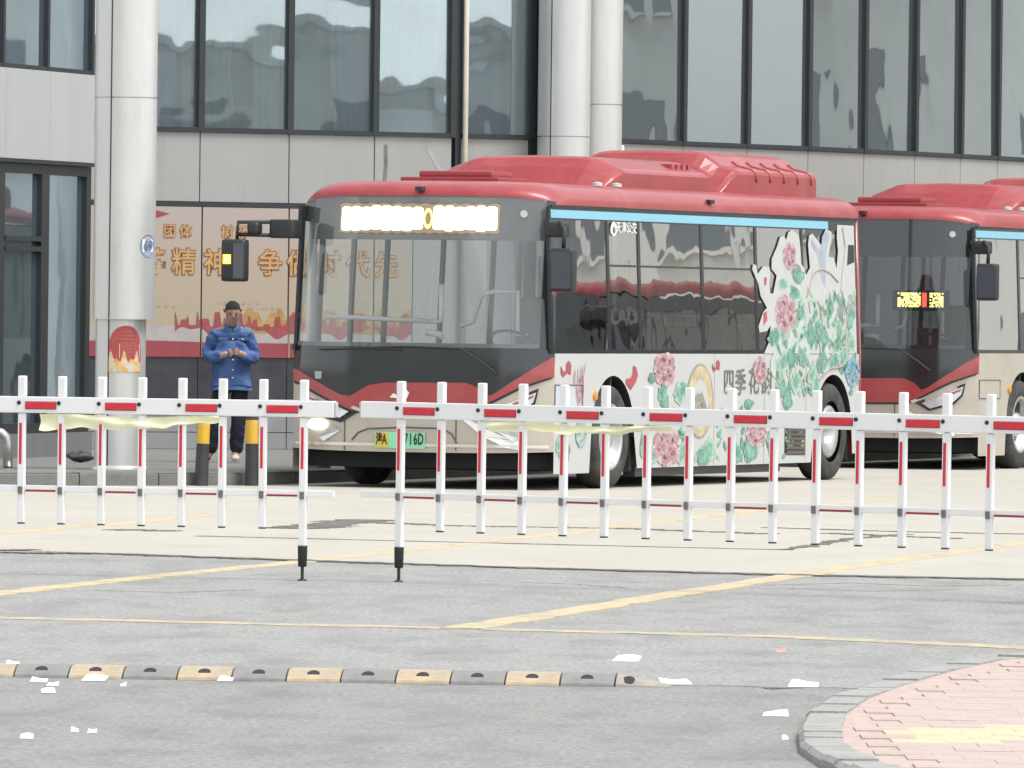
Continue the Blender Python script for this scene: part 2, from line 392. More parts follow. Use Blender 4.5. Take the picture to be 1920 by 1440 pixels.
def bay(A, B, u0, u1, curtain=None, z0=ZS, z1=ZTOP-.5, g=None):
    """one window bay: pane, mullion on its right edge, sill bar, room behind, sometimes a curtain"""
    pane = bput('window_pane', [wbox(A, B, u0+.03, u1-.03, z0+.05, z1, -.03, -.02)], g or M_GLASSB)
    # no two panes hang quite true: turn each a little about its own middle, so the mirror images break at the mullions
    o0, d0, n0, L0 = facade_frame(A, B); pc = o0 + d0*((u0+u1)/2) + Vector((0,0,(z0+z1)/2)) - BO
    pane.matrix_local = Matrix.Translation(pc) @ Matrix.Rotation(wave_rng.uniform(-.007,.007), 4, d0) @ Matrix.Rotation(wave_rng.uniform(-.012,.012), 4, 'Z') @ Matrix.Translation(-pc)
    # blind or sheer behind every pane
    bl = MB(); ph = wave_rng.uniform(0, 6); zt = z1 - .05; zl = z0 + wave_rng.choice((.02, .05, .3, .0)); amp = wave_rng.uniform(.008,.03)
    bl.grid(lambda s, t: o0 + d0*(u0+.05+(u1-u0-.1)*s) + n0*(-.34 + amp*math.sin(s*22+ph) + amp*.6*math.sin(s*51+t)) + Vector((0,0,zl+(zt-zl)*t)) - BO, 44, 3)
    bl.build('blind', M_BLIND[wave_rng.randrange(4)], bld, True)
    bput('mullion', [wbox(A, B, u1-.035, u1+.035, z0, z1, -.07, .035)], M_FRAME)
    bput('sill_bar', [wbox(A, B, u0-.034, u1-.036, z0, z0+.048, -.07, .03)], M_FRAME)
    if curtain:
        ci, a, b_, zlo, zhi = curtain
        o, d, nrm, L = facade_frame(A, B); w = (u1-u0); m_ = MB(); ph = wave_rng.uniform(0, 6)
        def fn(s, t):
            u = u0 + w*(a + (b_-a)*s); z = zlo + (zhi-zlo)*t
            u += .05*math.sin(t*5+ph)*(1-t) 
            return o + d*u + nrm*(-.17 + .030*math.sin(s*26+ph) + .02*math.sin(s*61+t*2)) + Vector((0,0,z)) - BO
        m_.grid(fn, 60, 8); m_.build('curtain', M_CURT[ci], bld, True)
# --- middle wing: straight wall, nearly facing the camera
A1, B1 = (-4.85, 92.70), (.30, 95.53)
U = lambda px: wall_at(A1, B1, px)
ms = [U(150), U(205), U(370), U(537), U(697), U(842)]
curts = [None, (1,.05,.8,ZS,4.35), (0,.02,.42,ZS,4.6), (1,.55,1,ZS,5), (2,.1,.65,4.05,5.2)]
for i in range(5):
    u0, u1 = ms[i], ms[i+1]
    bay(A1, B1, u0, u1, curts[i])
    bput('wall_panel', [wbox(A1, B1, u0+.007, u1-.007, ZB, ZS-.004, -.04, .0)], M_PANEL)
u0, u1 = ms[2], ms[3]
bay_c = MB()
o_, d_, n_, L_ = facade_frame(A1, B1)
bay_c.grid(lambda s, t: o_ + d_*(u0 + (u1-u0)*(.66+.31*s)) + n_*(-.17+.03*math.sin(s*24)) + Vector((0,0,ZS+(4.6-ZS)*t)) - BO, 40, 4)
bay_c.build('curtain', M_CURT[0], bld, True)
bput('wall_panel', [wbox(A1, B1, ms[5]+.10, U(1002), ZB, ZS-.004, -.04, -.003)], M_PANEL)
bay(A1, B1, U(868), U(990), None)
bput('corner_pier', [wbox(A1, B1, ms[5]+.037, ms[5]+.105, ZB-.05, ZTOP-.5, -.10, .01)], M_FRAME)
rp_ = MB(); p_ = o_ + d_*U(862) + n_*.06 - BO
rp_.tube([p_ + Vector((0,0,.13)), p_ + Vector((0,0,ZTOP-.4))], .03, 10)
rp_.build('rain_pipe', mat('beige_pipe', (.50,.46,.38), .5), bld, True)
# dark header strip under the band, plinth rows, backing wall and rooms
bput('header_strip', [wbox(A1, B1, 0, 4.7, ZB-.055, ZB-.006, -.06, .02)], M_FRAME)
M_DARKST = mat('dark_polished_stone', (.035,.037,.045), .22, var=.4, scale=2)
M_GTILE = mat('grey_wall_tile', (.24,.245,.247), .6, var=.12, scale=2, dirt=((.22,.22,.21), .5, .5, .8))
for i in range(5):
    u0, u1 = ms[i], ms[i+1]
    bput('dark_stone_panel', [wbox(A1, B1, u0+.004, u1-.004, .665, 1.095, -.05, .004)], M_DARKST)
    for z in (.12, .30, .482):
        bput('plinth_tile', [wbox(A1, B1, u0+.006, u1-.006, z+.004, z+.176, -.05, .012)], M_GTILE)
bput('lower_wall', [wbox(A1, B1, U(772), 5.2, .12, ZB-.06, -.1, 0)], M_PANEL)
bput('backing_wall', [wbox(A1, B1, -.3, 5.85, 0, ZB, -.3, -.07)], M_GTILE)
bput('room_back', [wbox(A1, B1, -.3, 5.85, ZB, ZTOP-.4, -2.6, -2.5), wbox(A1, B1, -.3, 5.85, ZB+.2, ZB+.25, -2.5, -.1), wbox(A1, B1, -.3, 5.85, 5.6, 5.7, -2.5, -.1)], M_ROOM)
bput('roof_edge', [wbox(A1, B1, -.4, 5.2, ZTOP-.5, ZTOP, -2.6, .06)], M_PANEL)
gr = MB(); W_ = lambda u, z: o_ + d_*u + n_*.003 + Vector((0,0,z)) - BO
gr.poly([(U(714),3.40),(U(721),3.42),(U(722),3.2),(U(720),3.03),(U(713),3.02),(U(715),3.2)], W_); gr.build('grime_streak', mat('grime', (.16,.16,.152), .9, var=.2, scale=14), bld)
gr = MB(); gr.poly([(U(795),3.36),(U(802),3.38),(U(826),3.12),(U(822),3.08)], W_); gr.build('pale_smear', mat('pale_smear', (.36,.36,.35), .8), bld)
# --- right wing: wall curving away, one straight bay after another
RW = [(1.13,96.58),(1.87,97.72),(2.61,98.75),(3.33,99.72),(4.01,100.85),(4.65,102.04),(5.24,103.2),(5.73,104.2),(6.2,105.25),(6.7,106.5),(7.2,107.9),(7.7,109.3),(8.25,110.75),(8.8,112.2),(9.4,113.7),(10.0,115.2),(10.7,116.8)]
curts = [(1,.0,.97,ZS,7), (2,.03,.9,ZS,4.02), (1,.0,.55,ZS,7), (0,.04,.42,ZS,7), (2,.1,.9,ZS,4.0), (1,.1,.95,ZS,4.3), (2,.3,.9,ZS,4.2), (0,.1,.5,ZS,7)] + [None]*8
for i, (A, B) in enumerate(zip(RW, RW[1:])):
    L = math.hypot(B[0]-A[0], B[1]-A[1])
    bay(A, B, 0, L, curts[i])
    bput('wall_panel', [wbox(A, B, .006, L-.006, 1.2, ZS-.004, -.04, .002)], M_PANEL)
    bput('wall_panel', [wbox(A, B, .006, L-.006, .13, 1.19, -.04, .002)], M_PANEL)
    bput('backing_wall', [wbox(A, B, 0, L, 0, ZS, -.3, -.05)], M_GTILE)
    bput('room_back', [wbox(A, B, -.3, L+.3, ZB, ZTOP-.4, -2.7+.003*i, -2.6), wbox(A, B, -.2, L+.2, 5.5+.004*i, 5.6+.004*i, -2.5, -.1)], M_ROOM)
    bput('roof_edge', [wbox(A, B, 0, L, ZTOP-.5, ZTOP, -2.6, .05)], M_PANEL)
# air-conditioner box seen behind the second pane of the right wing
A, B = RW[1], RW[2]; o2, d2, n2, L2 = facade_frame(A, B)
ac = thing('air_conditioner_unit', 'boxy air conditioner outdoor unit dimly seen behind an upper right window pane', 'air conditioner', tuple(o2 + d2*.52 + n2*-.165 + Vector((0,0,4.52))))
ac_rz = math.atan2(d2.y, d2.x); ac.rotation_euler = (0, 0, ac_rz)
MB().bevbox((-.42,-.06,0), (.42,.06,.58), .03).build('casing', mat('ac_white', (.55,.56,.54), .5), ac)
t_ = MB(); Mx = Matrix.Translation((-.08,-.062,.3)) @ Matrix.Rotation(PI/2, 4, 'X')
t_.lathe([(.24,0),(.24,.012),(.215,.012),(.20,.0)], 32, Mx); t_.build('fan_ring', M_DARKMETAL, ac)
t_ = MB()
for q in range(7): t_.box((-.31,-.066,.09+q*.065), (.15,-.062,.105+q*.065))
t_.build('fan_grille', M_DARKMETAL, ac)
# --- two round cladding columns at the inner corner
def column_part(cx, cy, r_, zsplit, name='column'):
    b = MB(); c = Vector((cx, cy, 0)) - BO
    segs = 40
    for p0, p1 in (((r_, .12), (r_, zsplit-.006)), ((r_-.012, zsplit-.006), (r_-.012, zsplit+.006)), ((r_, zsplit+.006), (r_, ZTOP-.5))): b.lathe([p0, p1], segs, Matrix.Translation(c))
    o = b.build(name, M_COLUMN, bld, True)
    s = MB(); ang = math.radians(-120)
    p = c + Vector((math.cos(ang)*r_, math.sin(ang)*r_, 0))
    s.tube([p + Vector((0,0,.2)), p + Vector((0,0,ZTOP-.6))], .007, 6); s.build('seam', M_DARKMETAL, o)
    return o
column_part(.527, 95.33, .285, 3.53); column_part(.885, 96.05, .285, 3.9)
bput('junction_box', [wbox(RW[0], RW[1], -.12, -.02, 3.30, 3.47, .02, .10)], mat('white_box', (.75,.75,.73), .5))
bput('dark_return', [wbox(A1, B1, U(985), U(1003), .13, ZTOP-.5, -.12, .006)], M_FRAME)
# --- entrance block on the left: pale band over tall glazed doors
EB = [(-5.75,83.6),(-5.02,86.0),(-4.65,87.25),(-4.27,88.55)]
M_BAND = mat('white_band_panel', (.41,.425,.42), .45, .05, var=.04, scale=1, dirt=((.42,.43,.42), .4, .55, .8), stretch=(2,2,.4))
for i, (A, B) in enumerate(zip(EB, EB[1:])):
    L = math.hypot(B[0]-A[0], B[1]-A[1]); g = .0
    bput('band_panel', [wbox(A, B, .0, L-.004, 3.07, 3.955, -.2, .03)], M_BAND)
    bput('band_trim', [wbox(A, B, .0, L-.004, 3.03, 3.066, -.2, .05)], M_FRAME)
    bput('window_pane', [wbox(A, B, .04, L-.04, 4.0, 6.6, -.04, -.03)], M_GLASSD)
    bput('mullion', [wbox(A, B, L-.06, L+.0, 3.96, 6.7, -.1, .02)], M_FRAME)
    bput('sill_bar', [wbox(A, B, 0, L-.062, 3.96, 4.0, -.1, .015)], M_FRAME)
    # glazed door below: frame, transom, panes
    bput('door_frame', [wbox(A, B, 0, .09, .36, 3.028, -.1, .0), wbox(A, B, L-.14, L-.004, .36, 3.028, -.1, .002), wbox(A, B, .09, L-.14, 2.93, 3.028, -.1, .001), wbox(A, B, .09, L-.14, .36, .46, -.1, .003)], M_FRAME)
    if i < 2: bput('transom', [wbox(A, B, .092, L-.142, 2.16, 2.21, -.1, .01), wbox(A, B, .092, L-.142, 2.26, 2.31, -.1, .012)], M_FRAME)
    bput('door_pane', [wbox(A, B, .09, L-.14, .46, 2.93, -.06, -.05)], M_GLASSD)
    bput('door_plinth', [wbox(A, B, 0, L-.002, .12, .358, -.15, .04)], mat('dark_grey_step', (.16,.165,.165), .6))
    bput('room_back', [wbox(A, B, -.2, L+.1, .1, 6.7, -1.62-.01*i, -1.55)], M_ROOM)
bput('entrance_lintel', [wbox(EB[2], EB[3], .32, 1.0, 2.66, 2.70, -.8, -.2)], mat('pale_tube_lamp', (.7,.7,.72), .5))
c0 = MB(); A, B = EB[1], EB[2]; oe, de, ne, Le = facade_frame(A, B)
c0.grid(lambda s, t: oe + de*(.1+.95*s) + ne*(-.35+.03*math.sin(s*30)) + Vector((0,0,.5+2.4*t)) - BO, 40, 3); c0.build('curtain', M_CURT[1], bld, True)
c0 = MB(); A, B = EB[2], EB[3]; oe, de, ne, Le = facade_frame(A, B)
c0.grid(lambda s, t: oe + de*(.02+.36*s) + ne*(-.4+.03*math.sin(s*18)) + Vector((0,0,.5+2.0*t)) - BO, 20, 3); c0.build('curtain', M_CURT[2], bld, True)
c0 = MB()
c0.grid(lambda s, t: oe + de*(.3+.8*s) + ne*(-.3+.02*math.sin(s*9)) + Vector((0,0,4.0+(.42-.25*s**1.5)*t)) - BO, 20, 3); c0.build('curtain', M_CURT[0], bld, True)

# --- free-standing column by the kerb
colx, coly = (230.5-960)*80.75/FPX, 80.75
colm = thing('round_column', 'tall pale metal-clad round column on the sidewalk left of the standing man', 'column', (colx, coly, .12))
b = MB(); b.lathe([(.232,0),(.232,1.42)], 48); low = b.build('lower_pipe', M_COLUMN, colm, True)
low.location.x = -.025
b = MB()
for p0, p1 in (((.225,1.385),(.285,1.385)), ((.285,1.385),(.285,3.414)), ((.274,3.412),(.274,3.428)), ((.285,3.426),(.285,6.9))): b.lathe([p0, p1], 56)
up_ = b.build('cladding_sleeve', M_COLUMN, colm, True)
for rr, par, z0, z1, dx in ((.285, up_, 1.39, 6.88, 0), (.232, low, .02, 1.38, 0)):
    s = MB(); ang = math.radians(-90-26); s.tube([(math.cos(ang)*rr, math.sin(ang)*rr, z0), (math.cos(ang)*rr, math.sin(ang)*rr, z1)], .007, 6); s.build('seam', M_DARKMETAL, par)
b = MB(); b.lathe([(.26,0),(.26,.03),(.232,.04)], 40); b.build('base_ring', M_COLUMN, colm, True).location.x = -.025
# round blue sign with a number
def on_col(R, cx=0.0, ang0=0.0):
    return lambda a, z: Vector((cx + R*math.sin(ang0 + a/R), -R*math.cos(ang0 + a/R), z))
sg = thing('number_plate_sign', 'small round blue and white plate numbered 69 high on the pale column', 'sign', (colx, coly, .12))
fnc = on_col(.289, 0, math.radians(52)); zc = 2.06
circ = lambda r_, k=28: [(r_*math.cos(2*PI*i/k), r_*1.05*math.sin(2*PI*i/k)) for i in range(k)]
MB().poly([(p[0], zc+p[1]) for p in circ(.10)], fnc).build('blue_disc', mat('sign_blue', (.13,.24,.50), .5), sg)
fn2 = on_col(.2915, 0, math.radians(52))
MB().poly([(x, zc+z) for x, z in ((-.078,-.055),(.07,-.055),(.07,.06),(-.078,.06))], fn2).build('white_field', mat('sign_white', (.75,.78,.82), .5), sg)
me = text_mesh('69', .13, .003); fn3 = on_col(.294, 0, math.radians(52))
for v_ in me.vertices: v_.co = fn3(v_.co.x, zc + v_.co.y)
me.materials.append(mat('sign_ink', (.12,.16,.30), .6)); inst('numerals', me, sg)
# oval notice stuck on the lower pipe
st = thing('oval_sticker', 'worn red and orange oval notice stuck low on the pale column', 'sticker', (colx-.025, coly, .12))
fa = on_col(.2345, 0, math.radians(14)); zc = 1.10
arch = [(-.165,-.10),(-.165,.0),(-.15,.10),(-.10,.18),(-.03,.225),(.04,.225),(.11,.18),(.155,.09),(.165,0),(.165,-.10)]
MB().grid(lambda s, t: fa(-.165+.33*s, zc - .10 + t*(.10 + .225*max(0, 1-abs(s*2-1)**2.4)**.5)), 24, 6).build('red_field', mat('sticker_red', (.42,.075,.07), .6, var=.2, scale=12), st)
fb = on_col(.2365, 0, math.radians(14))
MB().grid(lambda s, t: fb(-.16+.32*s, zc - .20 + t*(.13 + .04*math.sin(s*17) + .03*math.sin(s*31))), 30, 3).build('orange_flames', mat('sticker_orange', (.62,.36,.10), .6, var=.3, scale=14, dirt=((.6,.6,.55), .8, .45, .6), dscale=12), st)
MB().poly([(-.06,zc-.07),(.15,zc-.07),(.15,zc+.06),(-.06,zc+.06)], on_col(.2372, 0, math.radians(14))).build('pale_field', mat('sticker_pale', (.56,.50,.42), .6, var=.3, scale=30), st)
me = text_mesh('司', .15, .002); f4 = on_col(.2385, 0, math.radians(14))
for v_ in me.vertices: v_.co = f4(v_.co.x*.8+.045, zc + v_.co.y)
me.materials.append(mat('sticker_ink', (.36,.10,.10), .6)); inst('print', me, st)
b = MB()
for q in range(3): b.grid(lambda s, t: f4(-.07+.19*s, zc+.09+q*.035+.012*t), 10, 1)
b.build('print', mat('sticker_ink', (.36,.10,.10), .6), st)

# --- propaganda poster boards fixed to the wall, left of and behind the front bus
pos = thing('slogan_poster', 'wide beige slogan poster with orange characters and red skyline on wall behind the man', 'poster', tuple(BO))
M_PB = bpy.data.materials.new('poster_print'); M_PB.use_nodes = True
nn_, ll_ = M_PB.node_tree.nodes, M_PB.node_tree.links
tc = nn_.new('ShaderNodeTexCoord'); sx = nn_.new('ShaderNodeSeparateXYZ'); ll_.new(tc.outputs['Object'], sx.inputs[0])
mr = nn_.new('ShaderNodeMapRange'); mr.inputs[1].default_value = 1.2; mr.inputs[2].default_value = 2.7; ll_.new(sx.outputs['Z'], mr.inputs[0])
rp = nn_.new('ShaderNodeValToRGB'); ll_.new(mr.outputs[0], rp.inputs[0])
rp.color_ramp.elements[0].color = (.36,.305,.20,1); rp.color_ramp.elements[1].color = (.37,.305,.285,1)
e = rp.color_ramp.elements.new(.55); e.color = (.37,.305,.235,1)
ll_.new(rp.outputs[0], nn_['Principled BSDF'].inputs['Base Color']); nn_['Principled BSDF'].inputs['Roughness'].default_value = .5
pj = [U(150), U(205), U(374), U(537), U(697), U(770)]
for i in range(5):
    bput('poster_board', [wbox(A1, B1, pj[i]+.009, pj[i+1]-.009, 1.10, ZB-.06, .002, .02)], M_PB, parent=pos)
def onwall(f): return lambda u, z: o_ + d_*u + n_*f + Vector((0,0,z)) - BO
pu0, pu1 = pj[0]+.01, pj[5]-.01
NB = 150; rr = random.Random(8)
def strip_poly(z_lo, z_hi, f, m, name, a=pu0, b_=pu1, n=NB, gaps=True):
    q = MB(); W = onwall(f); 
    for i in range(n):
        ua, ub = a+(b_-a)*i/n, a+(b_-a)*(i+1)/n
        if any(abs((ua+ub)/2 - j) < (b_-a)/n*.5 for j in pj): continue
        q.add([W(ua, z_lo(i/n)), W(ub, z_lo((i+1)/n)), W(ub, z_hi((i+1)/n)), W(ua, z_hi(i/n))], [(0,1,2,3)])
    q.build(name, m, pos)
skyl = [1.40]*(NB+2); z = 1.43
for i in range(NB+2):
    if rr.random() < .4: z = 1.43 + rr.random()**2*.17
    skyl[i] = z
M_PR = mat('poster_red', (.26,.045,.058), .5, var=.12, scale=6); M_PRD = mat('poster_red_skyline', (.28,.055,.058), .5, var=.25, scale=14)
M_PW = mat('poster_white', (.36,.33,.315), .5, var=.1, scale=8); M_PO = mat('poster_orange_glow', (.36,.22,.07), .5, var=.3, scale=7)
strip_poly(lambda t: 1.255, lambda t: 1.44, .0225, M_PW, 'pale_wave')
strip_poly(lambda t: 1.36, lambda t: 1.56 + .07*math.sin(t*40) + .03*math.sin(t*95), .0235, M_PO, 'orange_glow', U(455), pu1, 90)
strip_poly(lambda t: 1.37+.05*math.sin(t*25)+.02*math.sin(t*70), lambda t: skyl[int(t*NB)], .0250, M_PRD, 'red_skyline', U(325), pu1)
strip_poly(lambda t: 1.101, lambda t: 1.262+.01*math.sin(t*9), .0260, M_PR, 'red_base_band')
fl = MB(); fl.poly([(U(285), 2.66), (U(312), 2.625), (U(285), 2.57)], onwall(.0235)); fl.build('red_flag', M_PR, pos)
M_OR = mat('slogan_orange', (.46,.27,.10), .5, var=.2, scale=10); M_OL = mat('slogan_outline', (.20,.085,.05), .5); M_GRY = mat('poster_grey_print', (.30,.26,.20), .6)
def slogan(chars, zc, size, bold):
    for px, ch in chars:
        for f, bo, m, nm in ((.0245, bold*2.6, M_OL, 'character_outline'), (.0262, bold*.6, M_OR, 'character')):
            me = text_mesh(ch, size, bo, nm, m)
            c = o_ + d_*U(px) + n_*f + Vector((0,0,zc)) - BO
            inst(nm, me, pos, basis(c, d_, (0,0,1), n_))
slogan([(236,'雷'),(286,'锋'),(340,'精'),(400,'神'),(502,'争'),(556,'做'),(612,'时'),(667,'代'),(720,'先')], 2.095, .295, .0050)
slogan([(313,'团'),(343,'体'),(421,'树'),(449,'新')], 2.43, .150, .0028)
q = MB()
for a_, b_, zz in ((292,330,1.63),(405,482,1.67),(440,520,1.62)):
    u = U(a_)
    while u < U(b_):
        w = rr.uniform(.01,.035); q.poly([(u,zz),(u+w,zz),(u+w,zz+rr.uniform(.008,.03)),(u,zz+.01)], onwall(.0248)); u += w + rr.uniform(.02,.07)
q.build('small_print', M_GRY, pos)

# bent steel handrail at the far left, two bollards
hr = thing('bent_handrail', 'bent grey steel handrail at the entrance on the left edge', 'handrail', (-4.75, 80.2, .12))
b = MB(); b.tube([(-.7,0,.42),(-.12,0,.40),(.0,0,.355),(.09,0,.33),(.135,0,.29),(.15,0,.22),(.15,0,0)], .045, 12); b.build('tube', M_STEEL, hr, True)
b = MB(); b.lathe([(.09,0),(.09,.012),(.05,.012)], 20, Matrix.Translation((.15,0,0))); b.build('foot_plate', M_STEEL, hr)
M_BY = mat('bollard_yellow', (.62,.38,.03), .5, var=.12, dirt=((.35,.27,.1), .5, .5, .7), dscale=9); M_BB = mat('bollard_black', (.035,.037,.04), .6, var=.3)
for px, tilt, lab in ((380, .03, 'black and yellow steel bollard on the kerb, the left one in front of the man'), (473, -.01, 'black and yellow steel bollard on the kerb, the right one beside the bus')):
    gx, gy = (px-960)*79.5/FPX, 79.42 + (px-380)*.0035
    bo = thing('bollard', lab, 'bollard', (gx, gy, .004), 0, 'bollards in front of the man'); bo.rotation_euler = (0, tilt, 0)
    MB().lathe([(.063,0),(.058,.385)], 24).build('black_base', M_BB, bo, True)
    MB().lathe([(.058,.385),(.058,.60)], 24).build('yellow_band', M_BY, bo, True)
    MB().lathe([(.058,.60),(.058,.70)], 24).lathe([(.058,.70),(.045,.725),(.0,.735)], 24).build('black_top', M_BB, bo, True)
# ================================================================== BUSES
TH = math.radians(21.4)
HWD, BL = 1.275, 8.5                                     # half width, body length
UV = Vector((math.cos(TH), -math.sin(TH), 0)); VV = Vector((math.sin(TH), math.cos(TH), 0))
BUS1 = Vector((.346, 79.0, 0)) - UV * HWD                # ground point under the middle of the front bus's nose
def hw(z): return HWD if z <= 1.25 else HWD - .040 * (z - 1.25)
def yf(q): return -.15 + .25 * min(1, abs(q)) ** 4
def rake(z): return 0.0 if z < 1.1 else .085 * (z - 1.1)
def front_pt(x, z, off=0.0):
    w = hw(z); q = max(-1, min(1, x / w)); e = .02
    nx = (yf(min(1, q+e)) - yf(max(-1, q-e))) / (2*e*w); nrm = Vector((nx, -1, .06)).normalized()
    return Vector((q*w, yf(q) + rake(z), z)) + nrm * off
def fxz(px, py):                                          # measured on the nose: across, height
    z = 1.57 + (592 + .012*(px-785) - py) / 208.0; q = max(-1, min(1, (px-785) / 193.6 / HWD))
    return (px - 785 - 75.6*(yf(q) + rake(z))) / 193.6, z
def FP(off): return lambda px, py: front_pt(*fxz(px, py), off)
S0 = BUS1 + UV * HWD
def sz(px, py):                                          # measured on the flank: distance from the nose, height
    k = (px - 960) / FPX; s = (k*S0.y - S0.x) / (VV.x - k*VV.y); Y = S0.y + VV.y*s
    return s, CAMH + (hor(px) - py) * Y / FPX
def SP(off):
    def fn(px, py):
        s, z = sz(px, py); return Vector((hw(z) + off, s, z))
    return fn
# coach-work materials
M_BRED = mat('bus_red_paint', (.33,.045,.048), .28, var=.06, scale=3, coat=.6, dirt=((.42,.20,.17), .35, .5, .8), dscale=2.5)
M_ROOFRED = mat('bus_roof_red', (.285,.032,.036), .42, var=.10, scale=3, coat=.25, dirt=((.36,.11,.105), .5, .48, .75), dscale=2)
M_BEIGE = mat('bus_champagne_paint', (.46,.42,.355), .36, .25, var=.05, scale=3, coat=.4, dirt=((.28,.245,.20), .4, .5, .8), dscale=2.5)
M_BWHITE = mat('bus_white_wrap', (.445,.455,.445), .45, var=.03, scale=3, dirt=((.52,.50,.46), .4, .52, .8), dscale=2.2)
M_MASK = mat('bus_black_gloss', (.022,.027,.030), .12, var=.1, spec=.7)
M_HEAD = mat('header_dark_grey', (.075,.08,.082), .5, var=.15)
M_CYAN = mat('cyan_strip', (.20,.45,.57), .5, var=.04)
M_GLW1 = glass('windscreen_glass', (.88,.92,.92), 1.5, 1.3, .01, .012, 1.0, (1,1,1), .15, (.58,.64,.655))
M_GLS = glass('bus_side_glass', (.30,.33,.34), 1.62, 3.2, .012, .026, 1.6)
M_GLL1 = glass('bus_far_side_glass', (.82,.86,.86), 1.5, .8, .01)
M_GLW2 = glass('shaded_windscreen_glass', (.62,.66,.68), 1.5, 1.5, .01, .012, 1.0, (1,1,1), .03, (.4,.45,.48)); M_GLL2 = glass('shaded_far_side_glass', (.22,.24,.26), 1.5, .3, .01)  # darker copies: the gloom inside the second bus is put into its glass
M_DUCT = mat('bus_interior_grey', (.36,.38,.39), .7, var=.1); M_FLOOR = mat('bus_floor', (.09,.09,.09), .8)
M_SEAT = mat('seat_plastic_blue', (.06,.10,.18), .5, var=.1); M_SEATG = mat('seat_pale', (.40,.42,.42), .5)
M_RAIL = mat('white_handrail', (.90,.91,.88), .35)
M_LENS = mat('lamp_lens', (.55,.57,.58), .12, .6, var=.15, scale=12); M_CHROME = mat('chrome_trim', (.72,.70,.64), .2, .7)
M_RIM = mat('wheel_rim_steel', (.50,.50,.50), .38, .6, var=.15, scale=8, dirt=((.16,.14,.12), .6, .45, .7), dscale=8)
M_AMBER = mat('amber_lens', (.65,.25,.04), .3)
E_LED = light_mat('led_matrix_white', (1.0,.94,.78), 3.2); E_LEDY = light_mat('led_matrix_yellow', (1.0,.80,.22), 1.5)
E_LEDR = light_mat('led_matrix_red', (1.0,.10,.06), 1.3); E_LAMP = light_mat('lit_lamp', (1,.98,.95), 3.0); E_ORG = light_mat('lit_amber', (1.0,.55,.06), 1.8); E_ORG2 = light_mat('lit_amber_core', (1.0,.85,.18), 1.8)

def front_patch(mb, x0, x1, zlo, zhi, off, nx=40, nz=6):
    return mb.grid(lambda s, t: front_pt(x0+(x1-x0)*s, zlo(x0+(x1-x0)*s) + (zhi(x0+(x1-x0)*s)-zlo(x0+(x1-x0)*s))*t, off), nx, nz)
def curve_px(pts):
    P = [fxz(*p) for p in pts]; return lambda x: lerp_pts(P, x)
RED_UP = curve_px([(536,688),(560,697),(638,741),(656,743),(690,723),(720,718),(875,718),(898,728),(912,743),(922,741),(975,706),(1036,670)])
RED_LO = curve_px([(536,713),(560,722),(645,766),(662,773),(880,773),(908,762),(975,728),(1036,708)])
def arch_lo(s, base):
    for c in (1.60, 7.70):
        if abs(s-c) < .56: return max(base, .48 + math.sqrt(.56**2 - (s-c)**2))
    return base
def wheel_mesh():
    R = Matrix.Rotation(PI/2, 4, 'Y')
    ty = MB(); ty.lathe([(.30,.115),(.34,.13),(.43,.128),(.465,.105),(.478,.06),(.480,0),(.478,-.06),(.465,-.105),(.43,-.128),(.34,-.13),(.30,-.115)], 44, R)
    rm = MB(); rm.lathe([(.305,.118),(.285,.125),(.272,.10),(.262,.02),(.235,.0),(.17,.012),(.125,.035),(.12,.085),(.10,.10),(.0,.105)], 40, R)
    ho = MB()
    for i in range(8):
        t = 2*PI*i/8; M = R @ Matrix.Translation((math.cos(t)*.20, math.sin(t)*.20, .009)); ho.lathe([(.034,0),(.034,.004),(0,.004)], 14, M)
    nu = MB()
    for i in range(10):
        t = 2*PI*i/10+.2; M = R @ Matrix.Translation((math.cos(t)*.145, math.sin(t)*.145, .022)); nu.lathe([(.014,0),(.014,.03),(0,.032)], 6, M)
    return ty.mesh('wheel', M_RUBBER, True), rm.mesh('rim', M_RIM, True), ho.mesh('vent_holes', M_BLACK), nu.mesh('wheel_nuts', M_STEEL)
WM = wheel_mesh()

